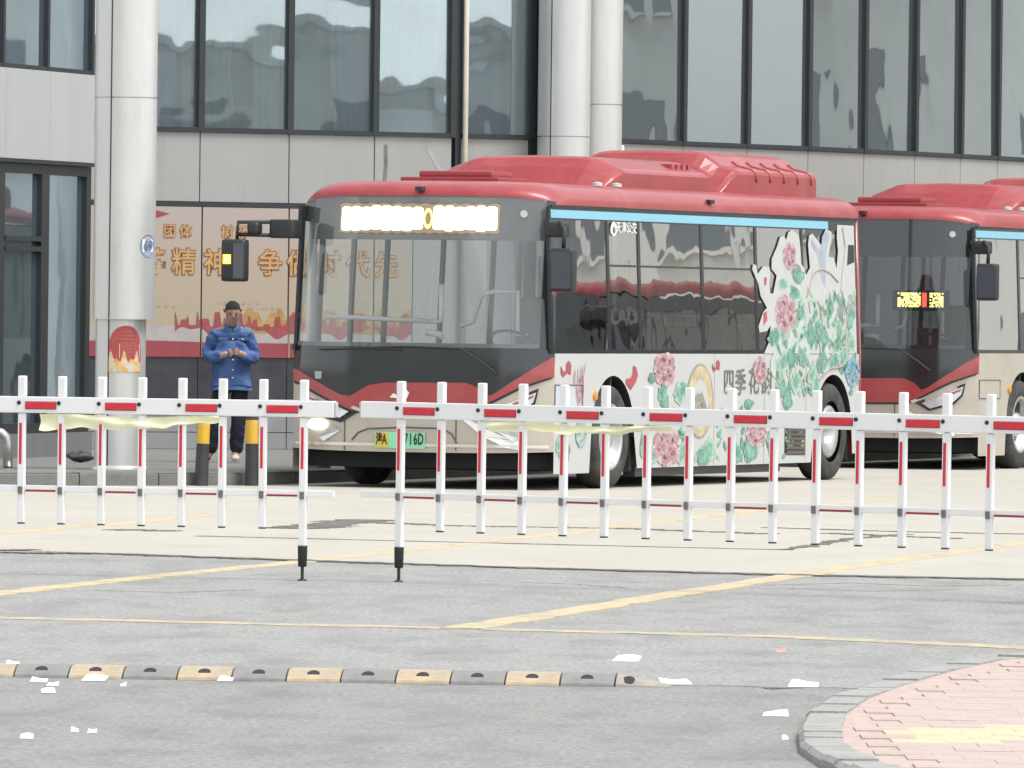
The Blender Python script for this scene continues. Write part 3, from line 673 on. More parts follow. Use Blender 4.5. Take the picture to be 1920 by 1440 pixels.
def build_bus(name, label, loc, livery, group):
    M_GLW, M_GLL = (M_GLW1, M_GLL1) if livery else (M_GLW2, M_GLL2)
    R_ = thing(name, label, 'bus', loc, -TH, group)
    side_m = M_BWHITE if livery else M_BEIGE
    P = lambda nm, mb, m, smooth=False, par=None: mb.build(nm, m, par or R_, smooth)
    # ---- nose
    P('bumper', front_patch(MB(), -HWD, HWD, lambda x: .335+.02*(abs(x)/HWD)**3, lambda x: RED_LO(x), 0, 60, 8), M_BEIGE, True)
    P('bumper_lip', front_patch(MB(), -HWD*.985, HWD*.985, lambda x: .20, lambda x: .334, -.14, 40, 2), mat('shadow_black', (.008,.008,.010), .9), True)  # near-black colour carries the shadow below the bumper
    P('red_chevron', front_patch(MB(), -HWD, HWD, RED_LO, RED_UP, .006, 90, 3), M_BRED, True)
    b = MB()
    for cv in (RED_LO,): b.tube([front_pt(-1.25+2.5*i/80, cv(-1.25+2.5*i/80), .004) for i in range(81)], .012, 6)
    P('chevron_seam', b, M_BLACK, True)
    P('black_mask', front_patch(MB(), -HWD, HWD, RED_UP, lambda x: 1.285, .001, 60, 5), M_MASK, True)
    ztop = lambda x: 2.655 - .05*(abs(x)/HWD)**6
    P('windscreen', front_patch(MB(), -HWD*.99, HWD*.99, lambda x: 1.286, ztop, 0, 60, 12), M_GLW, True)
    P('header_panel', front_patch(MB(), -1.19, 1.16, lambda x: 2.26, lambda x: ztop(x)-.005, -.06, 40, 3), M_HEAD, True)
    for q0, q1, nm in ((.905,.992,'right_pillar'), (-.992,-.965,'left_pillar')):
        P('windscreen_pillar', front_patch(MB(), HWD*q0, HWD*q1, lambda x: 1.287, lambda x: ztop(x)-.002, .003, 10, 6), M_MASK, True)
    P('demister_edge', front_patch(MB(), -HWD*.96, HWD*.90, lambda x: 1.287, lambda x: 1.325, -.012, 40, 1), M_MASK, True)
    # ---- roof with rounded shoulders and a domed front edge
    def roof(s, t):
        q = -1 + 2*s; q = math.sin(q*PI/2); z0 = 2.585 + .07*(1-abs(q)**6)
        zc = 2.585 + .205*max(0, 1-abs(q)**9)**.5 + .012*(1-q*q)
        y0 = yf(q) + rake(2.62); y = y0 + (BL - y0) * (t**2.2)
        g = (1 - (1 - min(1, (y-y0)/.55))**3)**.5 if y > y0 else 0
        return Vector((q*hw(2.585)*(1+.012*g), y, z0 + (zc-z0)*g))
    P('roof', MB().grid(roof, 48, 40), M_ROOFRED, True)
    P('gutter', MB().box((hw(2.56)-.01, .1, 2.563), (hw(2.56)+.012, BL-.02, 2.584)), M_BLACK)
    # ---- flank towards the yard: lower panels with wheel arches
    cuts = [(.10,1.0400001,24),(1.0400001,2.159999,40),(2.159999,7.1400001,60),(7.1400001,8.259999,40),(8.259999,BL,8)]
    base = lambda s: .155 if s < 1.2 else (.185 if s < 8 else .26)
    b = MB()
    for a, c, n_s in cuts:
        b.grid(lambda s, t: Vector((HWD, a+(c-a)*s, arch_lo(a+(c-a)*s, base(a+(c-a)*s))*(1-t) + 1.243*t)), n_s, 3)
    P('lower_side_panel', b, side_m)
    b = MB()
    for a, c, n_s in cuts:
        b.grid(lambda s, t: Vector((-HWD, a+(c-a)*s, arch_lo(a+(c-a)*s, base(a+(c-a)*s))*(1-t) + 1.243*t)), n_s, 3)
    P('far_side_panel', b, M_BEIGE)
    for sx in (1, -1):
        for c in (1.60, 7.70):
            w = MB()
            for i in range(20):
                t0, t1 = PI*i/20, PI*(i+1)/20
                y0, z0_, y1, z1_ = c+.56*math.cos(t0), .48+.56*math.sin(t0), c+.56*math.cos(t1), .48+.56*math.sin(t1)
                w.add([(sx*HWD*.999,y0,z0_),(sx*HWD*.999,y1,z1_),(sx*.80,y1,z1_),(sx*.80,y0,z0_)], [(0,1,2,3)])
            w.box((min(sx*.80, sx*.81), c-.6, .25), (max(sx*.80, sx*.81), c+.6, 1.06))
            P('wheel_well', w, M_BLACK)
    # underbody, boxes hung low to block light beneath the bus
    P('underbody', MB().box((-1.16,.25,.20), (1.16,1.0,.5)).box((-1.15,2.2,.15), (1.10,7.1,.5)).box((-.78,1.0,.16), (.78,2.2,.5)).box((-.78,7.1,.16), (.78,8.3,.5)), M_BLACK)
    P('mud_flap', MB().box((.86,2.19,.16), (1.22,2.21,.62)), M_RUBBER); P('mud_flap', MB().box((.86,8.28,.2), (1.22,8.3,.62)), M_RUBBER)
    P('side_step', MB().box((1.0,2.6,.10), (1.12,6.6,.20)), M_HEAD)
    # ---- side windows: dark band, one pane after another
    zlo_g, zhi_g = 1.245, 2.562
    pb = [.055, 1.52, 2.33, 4.02, 5.52, 6.85, 8.42]
    fr = MB()
    def sbox(mb, s0, s1, z0, z1, o0, o1, sg=1):
        v = [(sg*(hw(z)+o), s, z) for z in (z0, z1) for s, o in ((s0, o0), (s1, o0), (s1, o1), (s0, o1))]
        mb.add(v, [(0,1,2,3),(4,7,6,5),(0,4,5,1),(1,5,6,2),(2,6,7,3),(3,7,4,0)]); return mb
    sbox(fr, .05, BL-.04, zlo_g, zlo_g+.035, -.03, .001); sbox(fr, .05, BL-.04, 2.455, zhi_g, -.03, .001)
    for s in pb[1:-1]: sbox(fr, s-.03, s+.03, zlo_g+.035, 2.455, -.03, .0005)
    sbox(fr, .03, .075, zlo_g+.035, 2.455, -.03, .0005); sbox(fr, BL-.12, BL-.04, zlo_g+.035, 2.455, -.03, .0005)
    P('window_frame', fr, M_MASK)
    for a, c in zip(pb, pb[1:]):
        g = MB(); g.grid(lambda s, t: Vector((hw(zlo_g+.03+1.19*t)-.008, a+.03+(c-a-.06)*s, zlo_g+.03+1.19*t)), 4, 4); P('side_window', g, M_GLS)
        if a > .5: P('sliding_bar', sbox(MB(), a+.03, c-.03, 2.04, 2.06, -.02, -.003), M_MASK)
    if not livery or True:
        P('cyan_strip', sbox(MB(), .08, 7.62 if livery else 8.3, 2.468, 2.542, .0015, .004), M_CYAN)
    # far side: doors and clear windows seen through the bus
    fr = MB(); pbl = [.12, .62, 1.38, 2.2, 3.6, 4.9, 5.6, 6.3, 7.4, 8.4]
    sbox(fr, .05, BL-.04, zlo_g, zlo_g+.05, -.03, .001, -1); sbox(fr, .05, BL-.04, 2.42, zhi_g, -.03, .001, -1)
    for s in pbl: sbox(fr, s-.035, s+.035, zlo_g+.05, 2.42, -.03, .0005, -1)
    P('far_window_frame', fr, M_MASK)
    for a, c in zip(pbl, pbl[1:]):
        g = MB(); g.grid(lambda s, t: Vector((-hw(zlo_g+.05+1.12*t)+.008, a+.035+(c-a-.07)*s, zlo_g+.05+1.12*t)), 2, 2); P('far_window', g, M_GLL)
    # rear
    P('rear_panel', MB().grid(lambda s, t: Vector(((-1+2*s)*hw(.26+2.33*t), BL - .003, .26+2.33*t)), 6, 6), M_BRED)
    P('rear_corner_post', MB().tube([(HWD-.012, BL-.02, .3), (HWD-.012, BL-.02, 1.25), (hw(2.56)-.012, BL-.02, 2.57)], .025, 10), M_BRED, True)
    # ---- wheels
    for sx in (1, -1):
        for c in (1.60, 7.70):
            off = .13 if c < 3 else .13
            w = inst('wheel', WM[0], R_, loc=(sx*(HWD-off-.005), c, .48), rz=0 if sx > 0 else PI)
            if c > 3:
                rr_ = inst('rim', WM[1], w, loc=(.11,0,0), rz=PI); rr_.scale = (1,1,1); inst('hub', WM[3], w, loc=(.0,0,0))
            else: inst('rim', WM[1], w); inst('vent_holes', WM[2], w); inst('wheel_nuts', WM[3], w)
    # ---- roof gear
    def pod(name, s0, s1, half, nose):
        """roof unit lofted from a half profile (x, z), mirrored; its nose slopes up over the given length"""
        prof = [(-x, z) for x, z in reversed(half)] + list(half[1:] if half[0][0] == 0 else half)
        secs = [(s0, .30, .90), (s0+nose*.45, .72, .95), (s0+nose*.8, .95, .985), (s0+nose, 1, 1), (s1-.03, 1, 1), (s1, .97, 1)]
        b = MB(); n_p = len(prof); zb = half[-1][1]
        v = [(x*wd, s_, zb + (z-zb)*ht) for s_, ht, wd in secs for x, z in prof]
        f = [(i_*n_p+k, (i_)*n_p+k+1, (i_+1)*n_p+k+1, (i_+1)*n_p+k) for i_ in range(len(secs)-1) for k in range(n_p-1)]
        f += [tuple(range(n_p-1, -1, -1)), tuple(range((len(secs)-1)*n_p, len(secs)*n_p))]
        return P(name, b.add(v, f), M_ROOFRED)
    p1 = pod('battery_pod', 2.5, 5.1, [(0,3.085),(.50,3.075),(.60,3.06),(.84,2.965),(.88,2.945),(.90,2.92),(.90,2.70)], .34)
    for i in range(4): P('vent_slot', MB().box((.62, 4.40+.15*i, 2.985), (.78, 4.49+.15*i, 3.065-.028), Matrix.Identity(4)), M_BRED, False, p1)
    half2 = [(0,3.20),(.40,3.195),(.52,3.18),(.60,3.15),(.68,3.095),(.74,3.055),(.88,3.02),(.915,3.0),(.93,2.97),(.93,2.70)]
    p2 = pod('air_conditioner_pod', 5.6, 8.1, half2, .30)
    for i in range(5):
        yy = 6.35 + .40*i
        P('pod_rib', MB().tube([(x, yy, z+.004) for x, z in half2[4:9]] + [(.935, yy, 2.90)], .013, 6), M_BRED, True, p2)
    hb = MB().bevbox((-.50,.72,2.80), (.46,1.45,2.84), .012).bevbox((-.36,.82,2.835), (.36,1.35,2.90), .025)
    P('roof_hatch', hb, M_ROOFRED)
    P('marker_lamp', MB().bevbox((-.035,-.075,2.70),(.035,.02,2.74), .01), M_BLACK)
    P('marker_lamp', MB().bevbox((hw(2.6)-.02,4.2,2.66),(hw(2.6)+.03,4.32,2.70), .01), M_BLACK)
    for yy in (1.9, 2.4): P('roof_bolt', MB().lathe([(.05,0),(.045,.03),(0,.04)], 14, Matrix.Translation((.98, yy, 2.785))), M_BWHITE)
    # ---- mirrors
    m1 = P('left_mirror', MB().bevbox((-1.79,-.42,1.86), (-1.555,-.30,2.245), .035), M_BLACK, True)
    P('mirror_bracket', MB().tube([(-1.2,.0,2.40),(-1.42,-.22,2.405),(-1.66,-.33,2.40),(-1.66,-.35,2.24)], .018, 8).tube([(-1.2,.0,2.285),(-1.42,-.2,2.285),(-1.66,-.33,2.29)], .018, 8).bevbox((-1.40,-.22,2.26),(-1.17,.02,2.43), .02).bevbox((-1.58,-.32,2.29),(-1.47,-.2,2.40), .03), M_BLACK, True, m1)
    P('mirror_facet', MB().grid(lambda s, t: Vector((-1.665+.10*s, -.424-.001*s, 1.89+.32*t)), 2, 2), mat('mirror_back_grey', (.085,.085,.10), .3), False, m1)
    if livery:
        P('warning_light', MB().box((-1.765,-.427,2.02), (-1.69,-.421,2.105)), E_ORG, False, m1)
        P('warning_light', MB().box((-1.75,-.430,2.04), (-1.705,-.4275,2.085)), E_ORG2, False, m1)
    m2 = P('right_mirror', MB().bevbox((1.335,-.22,1.80), (1.555,-.08,2.19), .035), M_BLACK, True)
    P('mirror_bracket', MB().tube([(1.24,.12,2.40),(1.36,-.02,2.42),(1.44,-.12,2.36),(1.44,-.14,2.18)], .02, 8).bevbox((1.22,-.02,2.29),(1.40,.14,2.43), .03), M_BLACK, True, m2)
    P('mirror_face', MB().grid(lambda s, t: Vector((1.352+.186*s, -.2225, 1.83+.33*t)), 1, 1), mat('mirror_back_blue', (.05,.06,.075), .35), False, m2)
    # ---- wipers
    F1 = FP(.03)
    P('wiper', MB().tube([F1(700,652), F1(760,650), F1(865,654)], .008, 6).tube([F1(865,654), F1(905,680), F1(932,702)], .011, 6), M_BLACK)
    P('wiper', MB().tube([F1(600,656), F1(690,653), F1(750,656)], .008, 6), M_BLACK)
    # ---- lamps (each side)
    for flip in (0, 1):
        cx = 785.0
        X = (lambda px: px) if not flip else (lambda px: 2*cx - px)
        fl_ = [(X(p), q) for p, q in ((900,772),(1010,729),(1004,757),(985,775),(930,790))]
        hl = P('headlight', MB().poly(fl_, lambda p, q: FP(.016)(p, q if not flip else q - (.012*2*(p-785)) )), M_BLACK)
        ins = [(X(p), q) for p, q in ((915,773),(1005,736),(1000,754),(982,771),(932,785))]
        P('lamp_lens', MB().poly(ins, FP(.024)), M_LENS, False, hl)
        P('lamp_bezel', MB().poly([(X(p), q) for p, q in ((890,768),(1012,722),(1013,727),(895,773))], FP(.026)), M_BEIGE, False, hl)
        P('turn_lens', MB().poly([(X(p), q) for p, q in ((960,757),(1000,741),(998,746),(962,761))], FP(.027)), M_BRED, False, hl)
        sw = [(X(p), q) for p, q in ((866,785),(880,786),(915,806),(950,821),(986,829),(986,846),(950,840),(905,818))]
        fog = P('fog_light', MB().poly([(X(p), q) for p, q in ((930,808),(945,800),(972,822),(962,829))], FP(.018)), M_LENS)
        if not flip: P('light_strip', MB().poly(sw, FP(.014)), mat('white_trim', (.80,.80,.79), .3), False, fog)
        if flip and livery:
            P('lit_bulb', MB().poly([(595+17*math.cos(2*PI*i/22), 797+10*math.sin(2*PI*i/22)) for i in range(22)], FP(.03)), E_LAMP, False, fog)
    P('bumper_trim', front_patch(MB(), -HWD*.96, HWD*.97, lambda x: .385, lambda x: .415, .012, 50, 1), M_CHROME, True)
    sm = MB()
    for px in (646, 856): sm.tube([FP(.003)(px, 775), FP(.003)(px, 845)], .006, 5)
    sm.tube([FP(.004)(p, q) for p, q in ((660,826),(672,812),(690,805),(760,802),(830,804),(848,814),(858,832))], .008, 6)
    P('panel_seams', sm, M_HEAD)
    for s_ in (2.9, 4.3, 5.7, 6.9): P('panel_joint', MB().box((HWD-.001, s_-.005, .19), (HWD+.0012, s_+.005, 1.24)), mat('joint_grey_line', (.22,.22,.21), .7))
    # ---- wheel-side seam, tank flap, amber repeater
    S1 = SP(.003)
    for nm, pts, m in (('service_flap', ((1040,722),(1092,722),(1092,762),(1040,762)), mat('flap_grey_blue', (.45,.49,.52), .5) if livery else M_BEIGE),):
        P(nm, MB().poly(pts, SP(.005)), m)
        P('flap_edge', MB().tube([SP(.006)(p, q) for p, q in pts+pts[:1]], .005, 5), M_HEAD)
    am = MB().lathe([(.045,0),(.04,.02),(0,.03)], 16, Matrix.Translation(SP(.0)(1115,742)) @ Matrix.Rotation(PI/2, 4, 'Y')); P('side_repeater', am, M_AMBER)
    # ---- interior
    it = P('cabin_floor', MB().box((-1.2,.2,.51), (1.2,8.3,.54)), M_FLOOR)
    P('dashboard', MB().bevbox((-1.1,.12,.55),(1.15,.62,1.18), .04).bevbox((.2,.2,1.1),(1.1,.72,1.27), .05), M_HEAD, False, it)
    P('steering_wheel', MB().lathe([(.20,-.015),(.225,0),(.20,.015),(.185,0),(.20,-.015)], 28, Matrix.Translation((.62,.72,1.33)) @ Matrix.Rotation(-.6, 4, 'X')), M_BLACK, True, it)
    P('driver_seat', MB().bevbox((.36,1.05,.9),(.86,1.5,1.02), .05).bevbox((.37,1.45,1.0),(.85,1.58,1.75), .05), M_HEAD, True, it)
    P('driver_partition', MB().box((.66,1.72,.55),(1.2,1.75,2.45)).box((.15,1.72,.55),(.66,1.75,1.30)), M_HEAD, False, it)  # full height and dark, adds the gloom on the driver's side
    for k_, y in enumerate((2.6,3.4,4.2,5.0,5.8,6.6)):
        for x0 in ((.30,.75) if k_ else (.72,)):
            P('passenger_seat', MB().bevbox((x0,y,.93),(x0+.42,y+.40,.98), .02).bevbox((x0,y+.37,.95),(x0+.42,y+.42,1.50), .02), M_SEAT, True, it)
            P('seat_grip', MB().tube([(x0+.05,y+.41,1.5),(x0+.08,y+.41,1.60),(x0+.34,y+.41,1.60),(x0+.37,y+.41,1.5)], .013, 6), M_RAIL, True, it)
    for k_, y in enumerate((4.9,5.6,6.5)):
        P('passenger_seat', MB().bevbox((-1.18,y,.93),(-.76,y+.40,.98), .02).bevbox((-1.18,y+.37,.95),(-.76,y+.42,1.50), .02), M_SEAT, True, it)
    P('rear_bulkhead', MB().box((-1.2,8.2,.5),(1.2,8.24,2.5)), M_DUCT, False, it)
    P('ceiling_lining', MB().box((-1.18,.5,2.52),(1.18,8.2,2.55)), M_DUCT, False, it)
    rl = MB()
    rl.tube([(-1.20,.33,.6),(-1.20,.33,2.45)], .045, 10)                       # door post by the nose
    rl.tube([(-1.14,.5,1.555),(-.12,.62,1.52)], .022, 8).tube([(-.12,.62,1.52),(-.04,.62,1.52),(-.04,.62,1.86)], .026, 8)
    rl.tube([(.0,1.0,1.48),(.12,1.0,1.52),(.20,1.0,1.76),(.32,1.0,1.80),(.56,1.0,1.80),(.56,1.0,1.40),(.66,1.0,1.40)], .022, 8)
    rl.tube([(-.2,.65,1.42),(-.05,.65,1.40),(-.05,.65,1.36)], .03, 8)
    for y in (2.9, 4.4, 5.9, 7.3): rl.tube([(-.22,y,.55),(-.22,y,2.5)], .017, 6)
    for x in (-.3, .3): rl.tube([(x,2.0,2.38),(x,8.0,2.38)], .016, 6)
    P('handrail', rl, M_RAIL, True, it)
    # ---- displays
    rn = random.Random(4)
    if livery:
        lf = P('destination_display', front_patch(MB(), -.84, .76, lambda x: 2.315, lambda x: 2.595, -.055, 20, 1), M_BLACK, True)
        # lit matrix: blurred blocks of bright characters, slightly scalloped outline
        q = MB(); n_ch = 15; x0, x1 = -.81, .73
        for i in range(n_ch):
            a = x0 + (x1-x0)*i/n_ch; w = (x1-x0)/n_ch
            if i in (8,): continue
            zt = 2.565 + rn.uniform(-.012,.008); zb_ = 2.345 + rn.uniform(-.006,.012)
            pts = [(a-.002, zb_+.012),(a+w*.2, zb_),(a+w*.8, zb_),(a+w+.002, zb_+.012),(a+w+.002, zt-.016),(a+w*.75, zt),(a+w*.25, zt),(a-.002, zt-.016)]
            q.poly(pts, lambda x, z: front_pt(x, z, -.05))
        P('lit_characters', q, E_LED, False, lf)
        P('led_halo', front_patch(MB(), -.835, .755, lambda x: 2.322+.006*math.sin(x*60), lambda x: 2.588+.006*math.sin(x*47), -.0535, 60, 1), light_mat('led_halo_glow', (1.0,.62,.20), .22), True, lf)  # orange sheet imitates the glow around the lit characters
        a = x0 + (x1-x0)*8/n_ch; w = (x1-x0)/n_ch
        q = MB(); ring = lambda s_: [(a+w*.5+w*.45*s_*math.cos(t*2*PI/18), 2.455+.095*s_*math.sin(t*2*PI/18)) for t in range(18)]
        ro, ri = ring(1), ring(.62)
        for i in range(18):
            j = (i+1) % 18; q.add([front_pt(*ro[i], -.048), front_pt(*ro[j], -.048), front_pt(*ri[j], -.048), front_pt(*ri[i], -.048)], [(0,1,2,3)])
        P('lit_numeral', q, E_LEDY, False, lf)
    else:
        lf = P('destination_display', MB().bevbox((.30,.10,1.685), (.92,.16,1.905), .01), M_BLACK)
        q = MB(); qr = MB(); px_ = .017
        for i in range(30):
            for j in range(9):
                x = .36 + i*px_; z = 1.725 + j*px_
                if 16 <= i <= 18: qr.box((x,.094,z),(x+px_*.95,.099,z+px_*.95)); continue
                if i in (15, 19, 20): continue
                if rn.random() < .80: q.box((x,.094,z),(x+px_*.95,.099,z+px_*.95))
        P('lit_characters', q, E_LEDY, False, lf); P('lit_numeral', qr, E_LEDR, False, lf)
    # interior screen sticker / route number disc on the upper right of the screen
    P('sticker', MB().poly([(978+7*math.cos(2*PI*i/16), 401+7*math.sin(2*PI*i/16)) for i in range(16)], FP(.008)), M_BWHITE)
    if livery:
        P('sticker', MB().poly(((588,697),(602,697),(601,711),(589,711)), FP(.006)), mat('sticker_grey', (.35,.38,.39), .5))
        # licence plate
        pl = P('licence_plate', MB().poly(((704,810),(799,812),(799,843),(704,841)), FP(.014)), mat('plate_green', (.25,.62,.38), .4))
        P('plate_yellow_field', MB().poly(((706,812),(729,812.5),(729,839.5),(706,839)), FP(.017)), mat('plate_yellow', (.72,.47,.05), .4), False, pl)
        ink = mat('plate_ink', (.02,.025,.02), .5)
        for tx, px, sc in (('津', 712.5, .105), ('A', 722.5, .115), ('7', 763, .125), ('1', 772, .125), ('6', 781, .125), ('D', 791, .125)):
            me = text_mesh(tx, sc, .003, 'plate_character', ink)
            c = FP(.021)(px, 825.5); inst('plate_character', me, pl, basis(c, (.62,0,0), (0,0,1.15), (0,-1,0)))
        # white maker's emblem on the red chevron
        P('emblem', MB().poly(((731,746),(738,738),(746,742),(752,733),(760,728),(768,737),(764,747),(752,748)), FP(.014)), mat('emblem_white', (.75,.73,.70), .4))
    else:
        P('emblem', MB().poly(((738,745),(750,730),(764,745)), FP(.014)), mat('emblem_white', (.75,.73,.70), .4))
    return R_
BUSG = 'red city buses standing in the yard'
bus1 = build_bus('city_bus', 'red-roofed city bus with flower-painted white flank and brightly lit destination display', tuple(BUS1), True, BUSG)
BUS2 = Vector((4.90, 92.7, 0)) - UV * HWD
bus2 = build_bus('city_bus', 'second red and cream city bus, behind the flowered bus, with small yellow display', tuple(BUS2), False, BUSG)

# ------------------------------------------------------------------ painted flower livery of the front bus (flat print on the flank)
LV = {k: mat('livery_'+k, c, .45, var=v, scale=s, dirt=((.43,.44,.43), .5, .46, .64) if k in ('green','pale_green','teal','pink','rose','pale_pink','blue','slate') else None, dscale=17) for k, (c, v, s) in dict(
    white=((.445,.455,.445), .05, 6), green=((.12,.31,.215), .4, 9), pale_green=((.30,.43,.34), .25, 9), teal=((.065,.23,.18), .4, 9), pink=((.48,.31,.33), .22, 14),
    rose=((.36,.18,.215), .3, 14), pale_pink=((.52,.44,.44), .12, 9), blue=((.10,.28,.37), .3, 9), slate=((.29,.34,.41), .2, 9), red=((.36,.06,.08), .2, 9),
    brown=((.30,.25,.20), .2, 9), gold=((.46,.39,.24), .25, 10), ink=((.13,.135,.12), .15, 9), orange=((.66,.34,.10), .2, 9), black=((.02,.022,.024), .1, 9), mist=((.55,.61,.64), .1, 5)).items()}
Z4 = lambda pts: [(1400 + x/4.8, 400 + y/4.8) for x, y in pts]
wrap = Z4([(150,1262),(200,1150),(215,1010),(180,1060),(115,1072),(105,1020),(150,890),(185,850),(130,740),(115,640),(60,500),(75,455),(100,470),(110,545),(160,478),(215,480),(225,540),(212,640),(220,722),(245,722),(272,600),(280,560),(235,500),(240,410),(290,300),(320,212),(355,205),(375,240),(395,170),(430,150),(490,200),(500,300),(505,460),(530,490),(537,570),(582,490),(570,280),(582,200),(610,180),(690,290),(710,190),(735,140),(785,170),(780,240),(750,392),(800,400),(820,500),(838,340),(830,220),(836,104),(985,112),(985,1262)])
ell = lambda cx, cy, rx, ry, k=30: [(cx + rx*math.cos(2*PI*i/k), cy + ry*math.sin(2*PI*i/k)) for i in range(k)]
SPD = lambda off: SP(.0048 + (off - .006)*.3)
def on_panel(poly):
    """true where a print lies wholly on the flank, clear of the wheel arches and the skirt edge"""
    for p in poly:
        s_, z_ = sz(*p)
        if z_ < .19 or s_ > BL - .05 or any(math.hypot(s_-c, z_-.48) < .575 for c in (1.60, 7.70)): return False
    return True
def deco(name, polys, m, off): 
    b = MB(); fn = SPD(off)
    for p in polys:
        if on_panel(p): b.poly(p, fn)
    return b.build(name, m, bus1)
deco('wrap_print', [wrap], LV['white'], .006)
deco('wrap_print', [Z4([(930,285),(982,285),(982,440),(915,470)])], LV['black'], .0085)
rf = random.Random(21)
def leaf(cx, cy, ln, wd, ang):
    pts = []
    for i in range(9):
        t = i/8; pts.append((t*ln, wd*math.sin(PI*t**.8)*(1+.25*rf.uniform(-1,1))))
    for i in range(7, 0, -1):
        t = i/8; pts.append((t*ln, -wd*math.sin(PI*t**.8)*(1+.25*rf.uniform(-1,1))))
    ca, sa = math.cos(ang), math.sin(ang)
    return [(cx + (x*ca - y*sa)*.75, cy + x*sa + y*ca) for x, y in pts]
def petal_flower(cx, cy, rx, ry, n=15):
    A_, B_, C_ = [], [], []
    for ring, (k, rad) in enumerate(((n, .78), (n-4, .5), (6, .22))):
        for i in range(k):
            t = 2*PI*(i + rf.random()*.5)/k
            x, y = cx + rx*rad*math.cos(t)*.75, cy + ry*rad*math.sin(t); s = .36 - .06*ring
            out = [(x + rx*s*math.cos(a)*rf.uniform(.6,1.1)*.8, y + ry*s*math.sin(a)*rf.uniform(.6,1.1)) for a in [2*PI*j/7 for j in range(7)]]
            (A_ if (i + ring) % 3 == 0 else B_ if (i + ring) % 3 == 1 else C_).append(out)
    return A_, B_, C_
flo = [(1473,588,24,34),(1245,692,26,30),(1250,838,32,34),(1419,812,25,24),(1424,694,16,24),(1483,480,16,24)]
def print_flower(f, ms_, n=19):
    b = MB(); idx = []
    for k, polys in enumerate(petal_flower(*f, n)):
        for p in polys:
            n0 = len(b.f); b.poly(p, SPD(.0128 + .0016*k)); idx += [k]*(len(b.f)-n0)
    o = b.build('flower_print', LV[ms_[0]], bus1)
    for m_ in ms_[1:]: o.data.materials.append(LV[m_])
    o.data.polygons.foreach_set('material_index', idx)
for f in flo: print_flower(f, ('pale_pink', 'pink', 'rose'))
print_flower((1598,698,17,26), ('blue', 'slate', 'blue')); print_flower((1090,812,13,26), ('blue', 'slate', 'pale_green'))
big_leaves = [(1445,650,40,15,-1.2),(1470,640,38,11,-1.7),(1520,655,60,11,-1.6),(1500,560,34,11,-2.3),(1460,530,30,12,.3),(1492,525,30,13,-.5),(1508,690,46,10,-1.9),(1490,740,50,12,-1.5),(1475,770,46,13,-1.5),
              (1540,760,44,10,-1.7),(1525,745,50,11,-1.4),(1560,735,46,10,-1.5),(1555,690,34,11,-.9),(1575,690,44,12,-1.3),(1250,770,40,12,-1.9),(1235,752,42,11,-1.1),(1275,760,46,13,-1.7),(1215,715,24,10,-.6),
              (1290,740,30,12,-2.2),(1328,870,52,18,-1.5),(1312,872,40,16,-1.0),(1345,872,44,14,-2.0),(1275,872,50,14,-1.3),(1402,868,60,18,-1.3),(1385,868,46,13,-1.9),(1410,780,26,10,.4),(1395,760,26,11,-.2),(1470,868,50,12,-1.4),
              (1495,868,60,10,-1.7),(1060,880,70,14,-1.6),(1075,878,34,15,-.5),(1045,850,50,10,-1.2),(1100,880,36,12,-1.1),(1205,860,60,9,-1.5),(1222,870,40,10,-1.2),(1545,720,40,8,-1.6),(1555,600,50,9,-1.5),(1575,640,50,10,-1.7),(1590,620,40,8,-1.3),(1532,640,44,8,-1.5),(1465,700,44,14,-1.4),(1485,690,40,12,-1.8),(1535,700,46,12,-1.3),(1515,720,40,12,-1.1),(1570,720,44,13,-1.7),(1590,735,40,12,-1.3),(1480,620,34,11,-1.1),(1545,650,40,11,-1.6),(1565,660,36,10,-1.2),(1595,660,38,9,-1.6),(1460,745,36,12,-1.2),(1500,600,30,9,-1.3)]
for i, L_ in enumerate(big_leaves):
    b = MB(); l_ = leaf(*L_)
    if not on_panel(l_): continue
    b.poly(l_, SPD(.0085 + .0001*i)); cx_ = sum(p[0] for p in l_)/len(l_); cy_ = sum(p[1] for p in l_)/len(l_)
    n0 = len(b.f); b.poly([(cx_+(p[0]-cx_)*.62+rf.uniform(-2,2), cy_+(p[1]-cy_)*.72+rf.uniform(-2,2)) for p in l_], SPD(.0098 + .0001*i))
    o = b.build('leaf_print', LV[('green', 'pale_green', 'teal')[i % 3]], bus1); o.data.materials.append(LV[('teal', 'green', 'green')[i % 3]])
    o.data.polygons.foreach_set('material_index', [0]*n0 + [1]*(len(b.f)-n0))
LEAF, LEAFP, LEAFT = [], [], []
for i in range(210):
    cx, cy = rf.uniform(1456,1602), rf.uniform(560,745) 
    (LEAF, LEAFP, LEAFT)[rf.choice((0,1,1,2))].append(leaf(cx, cy, rf.uniform(10,30), rf.uniform(2,5), rf.uniform(-2.2,-1.0)))
for i in range(90):
    cx, cy = rf.uniform(1215,1508), rf.uniform(780,868)
    (LEAF, LEAFP, LEAFT)[rf.choice((0,1,1,2))].append(leaf(cx, cy, rf.uniform(10,26), rf.uniform(2,5), rf.uniform(-2.2,-1.0)))
def deco_stuff(name, polys, m, off): tag(deco(name, polys, m, off), kind='stuff')
deco_stuff('small_leaf_print', LEAFP, LV['pale_green'], .0070); deco_stuff('small_leaf_print', LEAF, LV['green'], .0075); deco_stuff('small_leaf_print', LEAFT, LV['teal'], .0080)
deco_stuff('wash_print', [ell(rf.uniform(1450,1600), rf.uniform(500,730), rf.uniform(6,14), rf.uniform(14,34), 9) for _ in range(26)], mat('livery_wash', (.42,.48,.445), .45, var=.15, scale=8), .0066)
